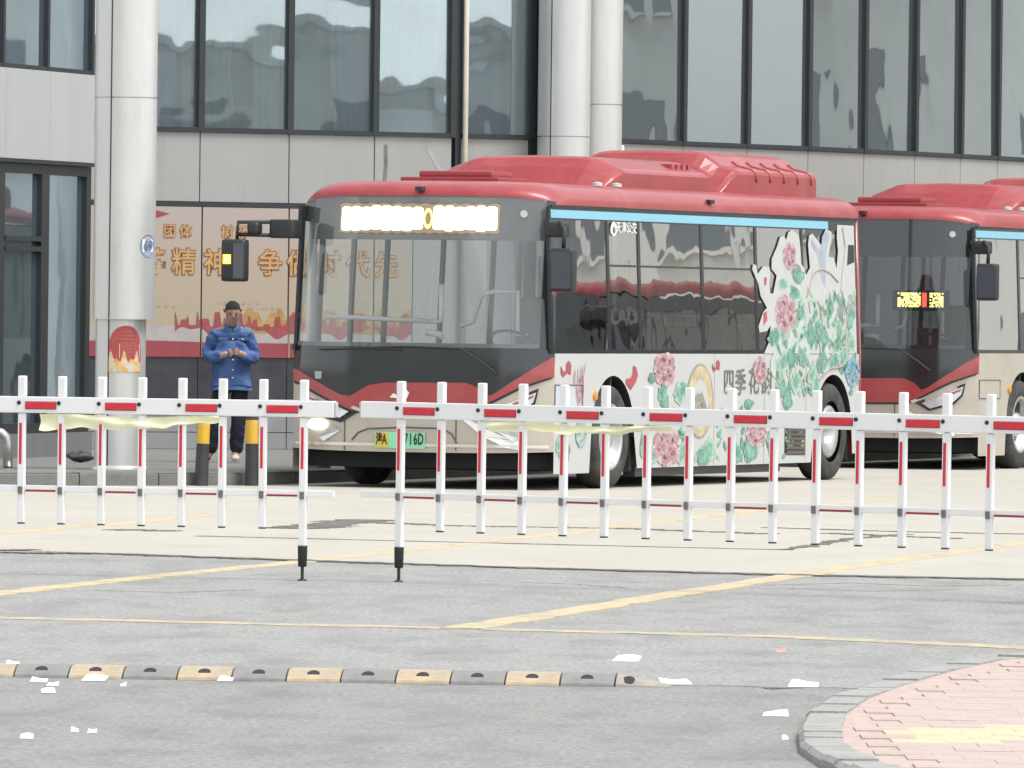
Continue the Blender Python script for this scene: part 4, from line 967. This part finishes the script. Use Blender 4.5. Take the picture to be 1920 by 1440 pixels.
# long pink plume near the front, bird-like red marks, blue bird, twigs
plume = [leaf(1088 + rf.uniform(-6,6), 762, rf.uniform(60,86), 3.2, -1.57 + rf.uniform(-.16,.16)) for _ in range(14)]
deco_stuff('plume_print', plume[:8], LV['pale_pink'], .0085); deco_stuff('plume_print', plume[8:], LV['pink'], .0092)
def rel(cx, cy, pts, s=1.0): return [(cx + x*s, cy + y*s) for x, y in pts]
mark = [(-11,-10),(-6,2),(0,0),(0,-14),(5,-19),(9,-10),(8,8),(2,4),(-6,12),(-10,6)]
for bp_ in (rel(1061,695,mark,1.0), rel(1186,703,[(0,-18),(6,-14),(9,0),(5,14),(-4,28),(-13,16),(-13,8),(-4,6),(0,-4)],1.0), rel(1342,688,mark,.72), Z4([(150,900),(180,880),(185,960),(150,1010)]), Z4([(165,580),(190,575),(185,640),(165,650)])): deco('bird_print', [bp_], LV['red'], .0110)
deco('bird_print', [Z4([(680,340),(700,200),(740,160),(765,200),(730,330),(720,500),(715,660),(685,600),(670,480),(655,380),(600,290),(600,230)])], LV['slate'], .0125)
tw = MB(); T_ = SPD(.003)
for path in ([(600,560),(640,520),(690,505),(760,540),(830,620)], [(545,750),(580,640),(600,560)], [(640,790),(665,880),(680,1050)], [(745,800),(755,710)], [(880,130),(900,300),(870,520),(850,700)], [(620,1000),(650,1200),(670,1400)], [(640,1500),(740,1400),(860,1380)], [(560,800),(570,900)], [(860,700),(900,900),(880,1250)]):
    tw.tube([T_(*p) for p in Z4(path)], .011, 5)
tw.build('twig_print', LV['brown'], bus1)
# gilt medallion with pale inner figure
deco('medallion_print', [ell(1312,752,25,70)], LV['brown'], .0075); deco('medallion_print', [ell(1312,752,22.5,66)], LV['gold'], .0095)
deco('medallion_print', [ell(1312,758,15,46), rel(1310,760,[(-19,20),(-8,-20),(6,-24),(19,18),(16,34),(-14,34)],1)], LV['white'], .0120)
deco('medallion_print', [leaf(1306,770,40,3,-1.5), leaf(1316,772,36,3,-1.7), leaf(1310,776,26,4,-1.2)], LV['brown'], .0140)
for px, ch in ((1366,'四'), (1388,'季'), (1413,'花'), (1437,'韵')):
    me = text_mesh(ch, .27, .003, 'livery_character', LV['ink']); c = SP(.006)(px, 718 + (px % 3))
    inst('livery_character', me, bus1, basis(c, (0, 1.15, 0), (0,0,1), (1,0,0)))
# window logo, front flap print, grille, orange mark
lg = SP(.006)
b = MB(); ro = ell(1155,429,5.5,13.5); ri = ell(1155.5,432,2.6,7)
for i in range(30):
    j = (i+1) % 30; b.add([lg(*ro[i]), lg(*ro[j]), lg(*ri[j]), lg(*ri[i])], [(0,1,2,3)])
b.build('window_logo', mat('logo_cream', (.72,.71,.64), .5), bus1)
me = text_mesh('天津公交', .115, .001, 'window_logo', mat('logo_cream', (.72,.71,.64), .5)); inst('window_logo', me, bus1, basis(SP(.006)(1179, 428.5), (0,1.2,0), (0,0,1), (1,0,0)))
b = MB(); fn = SP(.02)
for i in range(6): b.add([fn(1474, 803+8.4*i), fn(1508, 803+8.4*i), SP(.004)(1508, 809.5+8.4*i), SP(.004)(1474, 809.5+8.4*i)], [(0,1,2,3)])
b.build('motor_grille', mat('grille_brown', (.16,.135,.115), .6), bus1)
deco('grille_recess', [[(1472,800),(1510,800),(1510,853),(1472,853)]], M_BLACK, .002 + .004)
deco('orange_print', [ell(1117,739,7,6)], LV['orange'], .0090)

# third bus, out of frame to the right: what the front bus's side windows mirror
bus3 = copy_tree(bus2); bus3.location = (19.4, 99.0, 0)
for ch in list(bus3.children):            # roof units left off so its mirrored red band stays narrow
    if ch.name.split('.')[0] in ('battery_pod', 'air_conditioner_pod', 'roof_hatch'):
        for c_ in list(ch.children): bpy.data.objects.remove(c_)
        bpy.data.objects.remove(ch)
bus3['label'] = 'red-roofed bus standing opposite, seen only mirrored in the flowered bus side windows'
# ================================================================== BOOM BARRIERS
YT = mat('yellow_film', (.92,.90,.60), .45, var=.15, scale=3)
def boom(label, free, far, n_pick, first, pitch, label_film, film):
    """free: plan point of the free end; far: plan point towards the pivot; first picket and pitch measured from the free end"""
    A = Vector((free[0], free[1], 0)); B = Vector((far[0], far[1], 0)); d = (B-A); L = d.length; d.normalize()
    rz = math.atan2(d.y, d.x)
    o = thing('boom_barrier', label, 'barrier', tuple(A), rz, 'boom barriers across the gateway')
    ZB0, ZB1 = .965, 1.062
    sgn = 1 if d.x > 0 else -1                      # front face of the boom (towards the camera) is local -y when the arm runs right
    fy = -1*sgn
    P = lambda nm, mb, m, smooth=False, par=None: mb.build(nm, m, par or o, smooth)
    beam = P('beam', MB().bevbox((0,-.025,ZB0), (L,.025,ZB1), .006), M_WHITE)
    P('beam_end_cap', MB().bevbox((-.012,-.021,ZB0+.006), (0.001,.021,ZB1-.006), .003), mat('grey_cap', (.45,.45,.44), .5), False, beam)
    rail = P('lower_rail', MB().bevbox((0,-.014,.496), (L,.014,.535), .004), M_WHITE)
    yv = fy*.046
    up_me = MB().bevbox((-.0240,-.018,ZB1), (.0240,.018,1.185), .009).mesh('picket', M_WHITE)
    lo_me = MB().bevbox((-.0210,-.016,.312), (.0210,.018,.962), .006).mesh('picket', M_WHITE)
    leg_me = MB().bevbox((-.0215,-.016,.20), (.0215,.018,.962), .006).mesh('picket', M_WHITE)
    st_me = MB().box((-.0085,-.0015,.66), (.0085,.0015,.905)).mesh('reflective_strip', M_RED_REFL)
    bolt_me = MB().lathe([(.013,0),(.012,.006),(0,.007)], 10, Matrix.Rotation(PI/2*(1 if fy < 0 else -1), 4, 'X')).mesh('bolt', M_DARKMETAL)
    clamp_me = MB().bevbox((-.013,-.006,-.022), (.013,.006,.022), .003).mesh('clamp', mat('clamp_grey', (.16,.15,.14), .6))
    nub_me = MB().lathe([(.012,0),(.017,.012),(.012,.02)], 10).mesh('joint', mat('joint_grey', (.35,.35,.33), .5))
    end_me = MB().box((-.019,-.014,.304), (.019,.014,.312)).mesh('picket_end', M_DARKMETAL)
    refl_me = MB().bevbox((-pitch*.375,-.004,-.020), (pitch*.375,.004,.020), .003).mesh('reflector', M_RED_REFL)
    bez_me = MB().box((-pitch*.39,-.0015,-.0235), (pitch*.39,.0015,.0235)).mesh('reflector_bezel', mat('bezel_dark', (.20,.10,.11), .5))
    lrf_me = MB().box((-pitch*.375,-.0015,-.006), (pitch*.375,.0015,.006)).mesh('rail_reflector', mat('dark_red_tape', (.30,.03,.045), .5))
    for i in range(n_pick):
        x = first + pitch*i
        if x > L - .02: break
        inst('picket', up_me, o, loc=(x, 0, 0))
        pk = inst('picket', leg_me if i == 0 else lo_me, o, loc=(x, 0, 0))
        inst('reflective_strip', st_me, pk, loc=(-.003*sgn, fy*.0176, 0)); inst('joint', nub_me, pk, loc=(0,0,.945))
        if i: inst('picket_end', end_me, pk)
        inst('bolt', bolt_me, beam, loc=(x - .012*sgn, fy*.025, 1.025)); inst('clamp', clamp_me, rail, loc=(x, fy*.024, .505))
        if i % 2 == 0:
            xm = x + pitch/2
            if xm + pitch*.4 < L:
                rf_ = inst('reflector', refl_me, beam, loc=(xm, fy*.0305, 1.010)); inst('reflector_bezel', bez_me, beam, loc=(xm, fy*.0262, 1.010))
                inst('rail_reflector', lrf_me, rail, loc=(xm, fy*.0155, .503))
    x = first
    P('foot_sleeve', MB().lathe([(.021,.085),(.026,.09),(.029,.20),(.029,.21)], 18, Matrix.Translation((x,0,0)), True), M_BLACK, True)
    P('foot_rod', MB().lathe([(.010,.012),(.010,.09)], 10, Matrix.Translation((x,0,0))).lathe([(.030,.001),(.030,.008),(.012,.016)], 16, Matrix.Translation((x,0,0)), True), M_DARKMETAL, True)
    # cabinet that carries the arm, outside the frame
    P('gate_cabinet', MB().bevbox((L-.12,-.20,.0),(L+.30,.22,1.12), .02), mat('cabinet_grey', (.45,.46,.46), .5))
    # torn yellow film hanging under the beam
    x0, x1, h0, h1, seed = film
    rr_ = random.Random(seed); ph = rr_.uniform(0, 6)
    f = MB()
    def fn(s, t):
        xx = x0 + (x1-x0)*s
        h = h0 + (h1-h0)*s**.7 + .006*math.sin(s*21+ph) + .004*math.sin(s*47)
        zt = ZB0 - .004 - .012*(1-abs(2*s-1)) + .004*math.sin(s*9+ph)
        return Vector((xx, fy*(.012 + .016*math.sin(t*5 + s*8 + ph) + .01*math.sin(s*33)), zt - h*t))
    f.grid(fn, 70, 6)
    fm = f.build('yellow_film', YT, None, True); fm.location = o.location; fm.rotation_euler = (0,0,rz)
    tag(fm, label_film, 'plastic film', 'torn film under the booms')
    if sgn > 0: o.rotation_euler = (0, .004, rz); fm.rotation_euler = (0, .004, rz)
    return o
# left arm: free end at -1.04 m, running left and slightly away; right arm: free end at -0.87, running right and nearer
def P2(px, Y): return ((px-960)*Y/FPX, Y)
a0 = P2(629, 51.53); a1 = P2(-330, 52.6)
La = math.hypot(a1[0]-a0[0], a1[1]-a0[1]); 
boom('white fence-style boom barrier arm on the left, in front of the man and column', a0, a1, 30, .194, .2555, 'long yellow film strip sagging under the left boom arm', (.72, 1.86, .03, .095, 1))
b0 = P2(680, 51.75); b1 = P2(2090, 48.85)
boom('white fence-style boom barrier arm on the right, crossing in front of both buses', b0, b1, 30, .276, .2895, 'pale yellow film strip clinging under the right boom arm', (.90, 2.20, .055, .038, 2))

# ================================================================== SPEED BUMP
bp0, bp1 = G(-160,1264), G(1165,1285)
d = Vector((bp1[0]-bp0[0], bp1[1]-bp0[1], 0)); Lb = d.length; d.normalize()
hump = thing('speed_bump', 'worn yellow and black rubber speed bump lying across the road', 'speed bump', (bp0[0], bp0[1], .001), math.atan2(d.y, d.x))
M_SY = mat('bump_yellow', (.45,.355,.23), .8, var=.15, scale=12, dirt=((.27,.24,.20), .8, .45, .68), dscale=7)
M_SK = mat('bump_black', (.20,.20,.195), .85, var=.2, scale=12, dirt=((.22,.215,.20), .6, .5, .7), dscale=7)
prof = [(-.17,.0),(-.165,.012),(-.10,.040),(-.05,.050),(.05,.050),(.10,.040),(.165,.012),(.17,0)]
def module(w, m, taper=0.0):
    v = []
    for x in (.004, w-.004):
        k_ = 1 if x < w/2 else 1-taper
        v += [(x, y*(1 if k_ == 1 else .75), z*k_) for y, z in prof]
    n_ = len(prof); f = [(i, i+n_, i+n_+1, i+1) for i in range(n_-1)] + [tuple(range(n_)), tuple(range(2*n_-1, n_-1, -1))]
    b = MB(); b.add(v, f); return b
hole = MB().poly([(.028*math.cos(2*PI*i/16), .034*math.sin(2*PI*i/16)) for i in range(16)], lambda a, b_: Vector((a, b_, 0))).mesh('bolt_hole', M_BLACK)
pitch = Lb/13.0
hole_M = lambda x, y: basis((x, y, .0325), (1,0,0), (0,.9,.42), (0,-.42,.9))
meY, meK = module(pitch, M_SY).mesh('bump_module', M_SY), module(pitch, M_SK).mesh('bump_module', M_SK)
for i in range(13):
    o = inst('bump_module', meY if i % 2 == 1 else meK, hump, loc=(i*pitch, random.uniform(-.008,.008), 0))
    h_ = inst('bolt_hole', hole, o, mw=hole_M(pitch*.48, -.118))
o = module(.235, M_SY, .97).build('end_module', mat('bump_end', (.27,.25,.215), .85, var=.2, scale=9), hump, loc=(13*pitch, 0, 0))
inst('bolt_hole', hole, o, mw=basis((.055,-.112,.028), (1,0,0), (0,.9,.42), (0,-.42,.9)))

# ================================================================== LITTER
M_PAPER = mat('white_paper', (.80,.80,.80), .8, var=.05); M_PKP = mat('pinkish_paper', (.55,.30,.27), .8)
litter = [(1183,1240,.125,.5,'crumpled white paper strip lying beyond the end of the speed bump'),(1515,1288,.13,.6,'largest crumpled white paper on the asphalt, left of the paved corner'),(1634,1300,.075,.4,'small white scrap against the pale kerb of the paved corner'),
          (1462,1344,.105,.18,'thin white paper straw on the asphalt left of the kerb curve'),(185,1277,.105,.55,'white paper scrap in front of the second yellow bump block from the left'),(80,1280,.075,.5,'white scrap nearest the speed bump in the trio at far left'),
          (106,1287,.052,.4,'smallest scrap of the trio at far left'),(97,1300,.06,.5,'white square scrap, lowest of the trio at far left'),(430,1278,.065,.5,'white scrap resting against a yellow block of the speed bump'),
          (1272,1283,.135,.5,'flattened white paper tucked behind the tapered end of the bump'),(238,1288,.025,.4,'tiny pale scrap right of the paper by the second yellow block'),(58,1386,.05,.3,'pale scrap on the asphalt at the lower left'),
          (148,1373,.03,.35,'tiny scrap, left one of the pair at lower left'),(181,1375,.035,.35,'tiny scrap, right one of the pair at lower left'),(1470,1224,.05,.3,'faded reddish scrap just below the thin yellow line'),(1480,1388,.025,.4,'tiny pale fleck close to the curved kerb'),
          (30,1265,.06,.4,'pale scrap lying on the leftmost yellow bump block')]
for i, (px, py, w, asp, lab) in enumerate(litter):
    gx, gy = G(px, py); r_ = random.Random(100+i); dp = w*asp*1.6
    tx0 = [r_.uniform(.75,1.1) for _ in range(8)]
    f = MB()
    def fn(s, t):
        a = s*2-1; b_ = t*2-1; k_ = 1 + .15*math.sin(s*4+i)
        return Vector((a*w/2*(1-.10*t*tx0[0]), b_*dp/2*k_, .003 + t*(.012+.07*w)*(1+.3*math.sin(s*3.3+i*1.7)) + .004*math.sin(s*6+i)*t*(1-t)))
    f.grid(fn, 8, 6)
    o = f.build('paper_scrap', M_PKP if 'reddish' in lab else M_PAPER, None, False); o.location = (gx, gy, .04 if 'on the leftmost' in lab else .0); o.rotation_euler = (0,0,r_.uniform(-.3,.3))
    tag(o, lab, 'litter', 'paper litter on the asphalt')

# ================================================================== PERSON
M_SKIN = mat('skin', (.46,.285,.205), .55, var=.08, scale=20); M_HAIR = mat('short_dark_hair', (.022,.019,.018), .95, var=.6, scale=60, bump=.5, bscale=120)
M_JACK = mat('blue_work_jacket', (.065,.125,.30), .85, var=.14, scale=9, bump=.5, bscale=14); M_TROU = mat('dark_trousers', (.016,.018,.030), .85, var=.2, scale=8, bump=.4, bscale=14)
M_SHOE = mat('pale_shoe', (.50,.46,.40), .7, var=.15); M_SHOED = mat('dark_shoe', (.04,.04,.045), .6); M_EYE = mat('dark_eye', (.02,.016,.014), .3); M_LIP = mat('lip', (.30,.13,.11), .6)
def skinned(name, nodes, edges, m, parent=None, sub=2, root=0):
    """one continuous surface grown over a posed skeleton; nodes: (x, y, z, rx, ry)"""
    me = bpy.data.meshes.new(name); me.from_pydata([n_[:3] for n_ in nodes], edges, []); me.update()
    ob = bpy.data.objects.new(name, me); COL.objects.link(ob)
    ob.modifiers.new('skin', 'SKIN'); 
    sv = me.skin_vertices[0].data if me.skin_vertices else None
    if sv is None:
        me.attributes  # skin layer is created with the modifier
        bpy.context.view_layer.objects.active = ob
        bm = bmesh.new(); bm.from_mesh(me); bm.verts.layers.skin.verify(); bm.to_mesh(me); bm.free(); sv = me.skin_vertices[0].data
    for i, n_ in enumerate(nodes): sv[i].radius = (n_[3], n_[4] if len(n_) > 4 else n_[3]); sv[i].use_root = (i == root)
    s_ = ob.modifiers.new('sub', 'SUBSURF'); s_.levels = sub; s_.render_levels = sub
    dg = bpy.context.evaluated_depsgraph_get(); dg.update()
    me2 = bpy.data.meshes.new_from_object(ob.evaluated_get(dg)); bpy.data.objects.remove(ob)
    me2.materials.clear(); me2.materials.append(m); me2.polygons.foreach_set('use_smooth', [True]*len(me2.polygons))
    me2.name = name; o = bpy.data.objects.new(name, me2); COL.objects.link(o)
    if parent: o.parent = parent
    return o
px_, py_ = (433-960)*85.4/FPX, 85.4
man = thing('person', 'man in blue work jacket and dark trousers looking down at his phone by the wall', 'person', (px_, py_, .12), math.radians(8))
# body: pelvis, spine, neck, head, arms, legs (his left leg straight, right leg set aside)
N = [(0,0,.88,.13,.10),(0,.0,1.02,.135,.10),(0,.005,1.16,.14,.10),(0,.01,1.26,.11,.09),(0,-.020,1.345,.058,.060),(0,-.082,1.405,.064,.072),(0,-.090,1.478,.086,.096),(0,-.058,1.550,.078,.088),
     (.155,.01,1.255,.055,.055),(.225,.03,1.03,.045,.045),(.10,-.20,1.045,.032,.030),(.042,-.245,1.07,.034,.024),
     (-.155,.01,1.255,.055,.055),(-.225,.03,1.03,.045,.045),(-.12,-.20,1.035,.032,.030),(-.058,-.245,1.06,.034,.024),
     (.085,0,.80,.085,.085),(.075,-.01,.45,.055,.058),(.055,.02,.09,.040,.042),(.04,-.06,.04,.035,.03),
     (-.085,0,.80,.085,.085),(-.14,-.02,.45,.055,.058),(-.19,.04,.09,.040,.042),(-.25,-.02,.04,.035,.03)]
Ed = [(0,1),(1,2),(2,3),(3,4),(4,5),(5,6),(6,7),(3,8),(8,9),(9,10),(10,11),(3,12),(12,13),(13,14),(14,15),(0,16),(16,17),(17,18),(18,19),(0,20),(20,21),(21,22),(22,23)]
body = skinned('body', N, Ed, M_SKIN, man)
# jacket and trousers follow the body
J = [(0,.005,.755,.20,.15),(0,.005,.88,.195,.15),(0,.005,1.05,.19,.145),(0,.01,1.20,.165,.13),(0,.01,1.275,.12,.10),(0,-.002,1.335,.075,.075),
     (.155,.012,1.235,.078,.08),(.235,.03,1.03,.072,.072),(.17,-.10,1.02,.066,.064),(.085,-.205,1.05,.050,.046),(-.155,.012,1.235,.078,.08),(-.235,.03,1.03,.072,.072),(-.18,-.10,1.015,.066,.064),(-.10,-.205,1.04,.050,.046)]
jk = skinned('jacket', J, [(0,1),(1,2),(2,3),(3,4),(4,5),(4,6),(6,7),(7,8),(8,9),(4,10),(10,11),(11,12),(12,13)], M_JACK, man, sub=3, root=1)
def wrinkle(o, amp, sc):
    from mathutils import noise
    nn = [v_.normal.copy() for v_ in o.data.vertices]
    for v_, n_ in zip(o.data.vertices, nn):
        p = v_.co; q = noise.noise(Vector((p.x*sc*.7, p.y*sc, p.z*sc*1.5 + p.x*sc*.9))) + .5*noise.noise(Vector((p.x*sc*1.9+7, p.y*sc*2, p.z*sc*2.6)))
        v_.co = p + n_*amp*q
    o.data.update()
wrinkle(jk, .016, 9)
tr_ = skinned('trousers', [(0,.005,.82,.135,.10),(.088,0,.74,.105,.10),(.078,-.01,.45,.078,.078),(.06,.02,.075,.068,.072),(-.088,0,.74,.105,.10),(-.145,-.02,.45,.078,.078),(-.195,.035,.075,.068,.072)], [(0,1),(1,2),(2,3),(0,4),(4,5),(5,6)], M_TROU, man, sub=3); wrinkle(tr_, .010, 10)
skinned('shoe', [(.055,.035,.045,.042,.04),(.045,-.06,.045,.046,.038),(.035,-.15,.035,.036,.026)], [(0,1),(1,2)], M_SHOE, man)
skinned('shoe', [(-.19,.05,.045,.042,.04),(-.25,-.0,.045,.046,.038),(-.315,-.05,.035,.036,.026)], [(0,1),(1,2)], M_SHOED, man)
# collar flaps, placket with buttons, pockets, hem
cl = MB()
for s_ in (-1, 1): cl.poly([(0,-.02),(.075*s_,.055),(.085*s_,.0),(.05*s_,-.055)], lambda a, b_: Vector((a, -.098 - .25*(abs(a)*.0) + .35*max(0,b_)+ .1*abs(a), 1.305+b_)))
cl.build('collar', M_JACK, jk)
sh = MB(); sh.poly([(-.045,.03),(.045,.03),(0,-.07)], lambda a, b_: Vector((a, -.093+.25*max(0,b_), 1.315+b_))); sh.build('undershirt', M_SHOED, jk)
for z_, y_ in ((1.20,-.141),(1.00,-.153),(.90,-.154),(.825,-.151)): MB().lathe([(.009,0),(.007,.004),(0,.005)], 10, Matrix.Translation((.0,y_,z_)) @ Matrix.Rotation(PI/2, 4, 'X')).build('button', M_PAPER, jk)
MB().lathe([(.008,0),(.006,.004),(0,.005)], 10, Matrix.Translation((.095,-.139,1.20)) @ Matrix.Rotation(PI/2, 4, 'X')).build('button', M_PAPER, jk)
for s_ in (-1, 1):
    MB().bevbox((s_*.095-.05,-.138,1.185),(s_*.095+.05,-.122,1.215), .006).build('pocket_flap', M_JACK, jk)
# face: brow, eyes, nose, mouth, ears; hair cap
hd = Vector((0,-.082,1.482)); HM = Matrix.Translation(hd) @ Matrix.Rotation(math.radians(38), 4, 'X')
def hp(x, y, z): return HM @ Vector((x*1.02, y*1.04, z))
b = MB(); b.tube([hp(0,-.080,.02), hp(0,-.096,-.012), hp(0,-.088,-.024)], [.006,.013,.010], 8); b.build('nose', M_SKIN, body, True)
for s_ in (-1, 1):
    b = MB(); b.tube([hp(.016*s_,-.080,.012), hp(.030*s_,-.079,.013), hp(.042*s_,-.072,.010)], [.0022,.0034,.002], 6); b.build('eye', M_EYE, body, True)
    b = MB(); b.tube([hp(.012*s_,-.083,.028), hp(.030*s_,-.083,.032), hp(.048*s_,-.072,.026)], [.002,.003,.0015], 6); b.build('eyebrow', M_HAIR, body, True)
    b = MB(); b.tube([hp(.072*s_,-.005,.025), hp(.082*s_,.004,.005), hp(.074*s_,.0,-.025)], [.010,.013,.008], 8); b.build('ear', M_SKIN, body, True)
b = MB(); b.tube([hp(-.022,-.080,-.048), hp(0,-.086,-.046), hp(.022,-.080,-.048)], [.003,.006,.003], 6); b.build('mouth', M_LIP, body, True)
hr_ = MB()
def hair_pt(s, t):
    a = 2*PI*s; front = max(0, -math.sin(a)); back = max(0, math.sin(a))
    z0 = -.010 + .084*front**.45 - .035*back - .030*max(0, abs(math.cos(a))-.86)/.14 + .006*math.sin(a*23) + .004*math.sin(a*41+1)                      # hairline: high over the forehead, low at the nape
    e0 = math.asin(max(-.9, min(.9, (z0-.012)/.092))); e = e0 + (PI/2-e0)*t
    k_ = 1 + .010*math.sin(a*9+t*5) + .010*math.sin(a*37+t*23)
    return hp(.0745*math.cos(e)*math.cos(a)*k_, (.0870*math.cos(e)*math.sin(a)+.004)*k_, .006+.083*math.sin(e)*k_)
hr_.grid(hair_pt, 40, 10)
hr_.build('hair', M_HAIR, man, True)
# hands: palms belong to the body; five fingers each, curled round the phone
for s_ in (-1, 1):
    wx, wy, wz = (.042 if s_ > 0 else -.058), -.250, 1.07 if s_ > 0 else 1.06
    for k_ in range(4):
        zz = wz + .022 - .015*k_; ln = (.030,.036,.034,.026)[k_]
        skinned('finger', [(wx - s_*.004, wy-.012, zz, .0085), (wx - s_*(.004+ln*.7), wy-.028, zz-.002, .0080), (wx - s_*(.012+ln), wy-.016, zz-.004, .0068)], [(0,1),(1,2)], M_SKIN, body, 1)
    skinned('thumb', [(wx + s_*.004, wy-.004, wz+.018, .0095), (wx - s_*.014, wy-.014, wz+.038, .0085), (wx - s_*.034, wy-.012, wz+.040, .007)], [(0,1),(1,2)], M_SKIN, body, 1)
ph_ = thing('mobile_phone', 'dark phone held in both hands by the man in blue', 'phone', (0,0,0)); c_, s__ = math.cos(math.radians(8)), math.sin(math.radians(8))
ph_.location = (px_ + c_*-.008 - s__*-.262, py_ + s__*-.008 + c_*-.262, .12+1.066); ph_.rotation_euler = (math.radians(-35), 0, math.radians(8))
MB().bevbox((-.042,-.005,-.03),(.042,.005,.05), .004).build('casing', M_BLACK, ph_); MB().box((-.037,.0052,-.026),(.037,.0058,.046)).build('screen', mat('phone_screen', (.02,.02,.025), .1), ph_)
# plastic bag by the column, against the entrance step
bg = MB(); rb = random.Random(3)
bg.grid(lambda s, t: Vector(((.13*math.sin(PI*t)**.6*math.cos(2*PI*s))*(1+.15*math.sin(s*19+t*6)), .10*math.sin(PI*t)**.6*math.sin(2*PI*s)*(1+.15*math.sin(s*13)), .11*t*(1+.1*math.sin(s*25)))), 28, 8)
bg_ = bg.build('rubbish_bag', mat('dark_olive_bag', (.045,.045,.04), .6, var=.5, scale=9), None, True); bg_.location = ((152-960)*84.3/FPX, 84.3, .12)
tag(bg_, 'small dark bag lying on the sidewalk left of the pale column', 'bag')

# ================================================================== blocks across the yard, outside the frame, mirrored by the glass
M_FB = mat('pale_render', (.60,.60,.57), .8, var=.1, scale=.5); M_FW = mat('far_dark_glass', (.16,.18,.19), .35)
def block(label, loc, rz, w, dpt, h, cols, rows):
    o = thing('apartment_block', label, 'building', loc, rz, 'blocks across the yard')
    MB().box((-w/2, 0, 0), (w/2, dpt, h)).build('wall', M_FB, o)
    wm = MB().box((-.75,-.03,0), (.75,.02,1.6)).mesh('window', M_FW); sm_ = MB().box((-.9,-.18,-.08), (.9,.0,0)).mesh('sill', M_FB)
    for i in range(cols):
        for j in range(rows):
            x = -w/2 + w*(i+.5)/cols; ww = inst('window', wm, o, loc=(x, 0, 1.0+3.1*j)); inst('sill', sm_, ww)
    MB().box((-w/2-.2,-.3,h+.002), (w/2+.2,dpt+.2,h+.4)).build('roof_slab', M_FB, o)
block('pale apartment block across the yard, seen only mirrored in the bus windows', (38, 122, 0), math.radians(-6), 44, 12, 16, 16, 5)
block('pale apartment block behind the viewer on the left, seen only mirrored in the windscreens', (-42, 22, 0), math.radians(128), 50, 12, 14, 13, 4)
block('low pale block behind the viewer on the right, mirrored in the station windows', (84, 36, 0), math.radians(-125), 26, 10, 7.2, 7, 2)
block('taller pale block behind the viewer on the right, mirrored beside the low block', (66, 6, 0), math.radians(-125), 22, 10, 11, 6, 3)
bpy.context.view_layer.update()
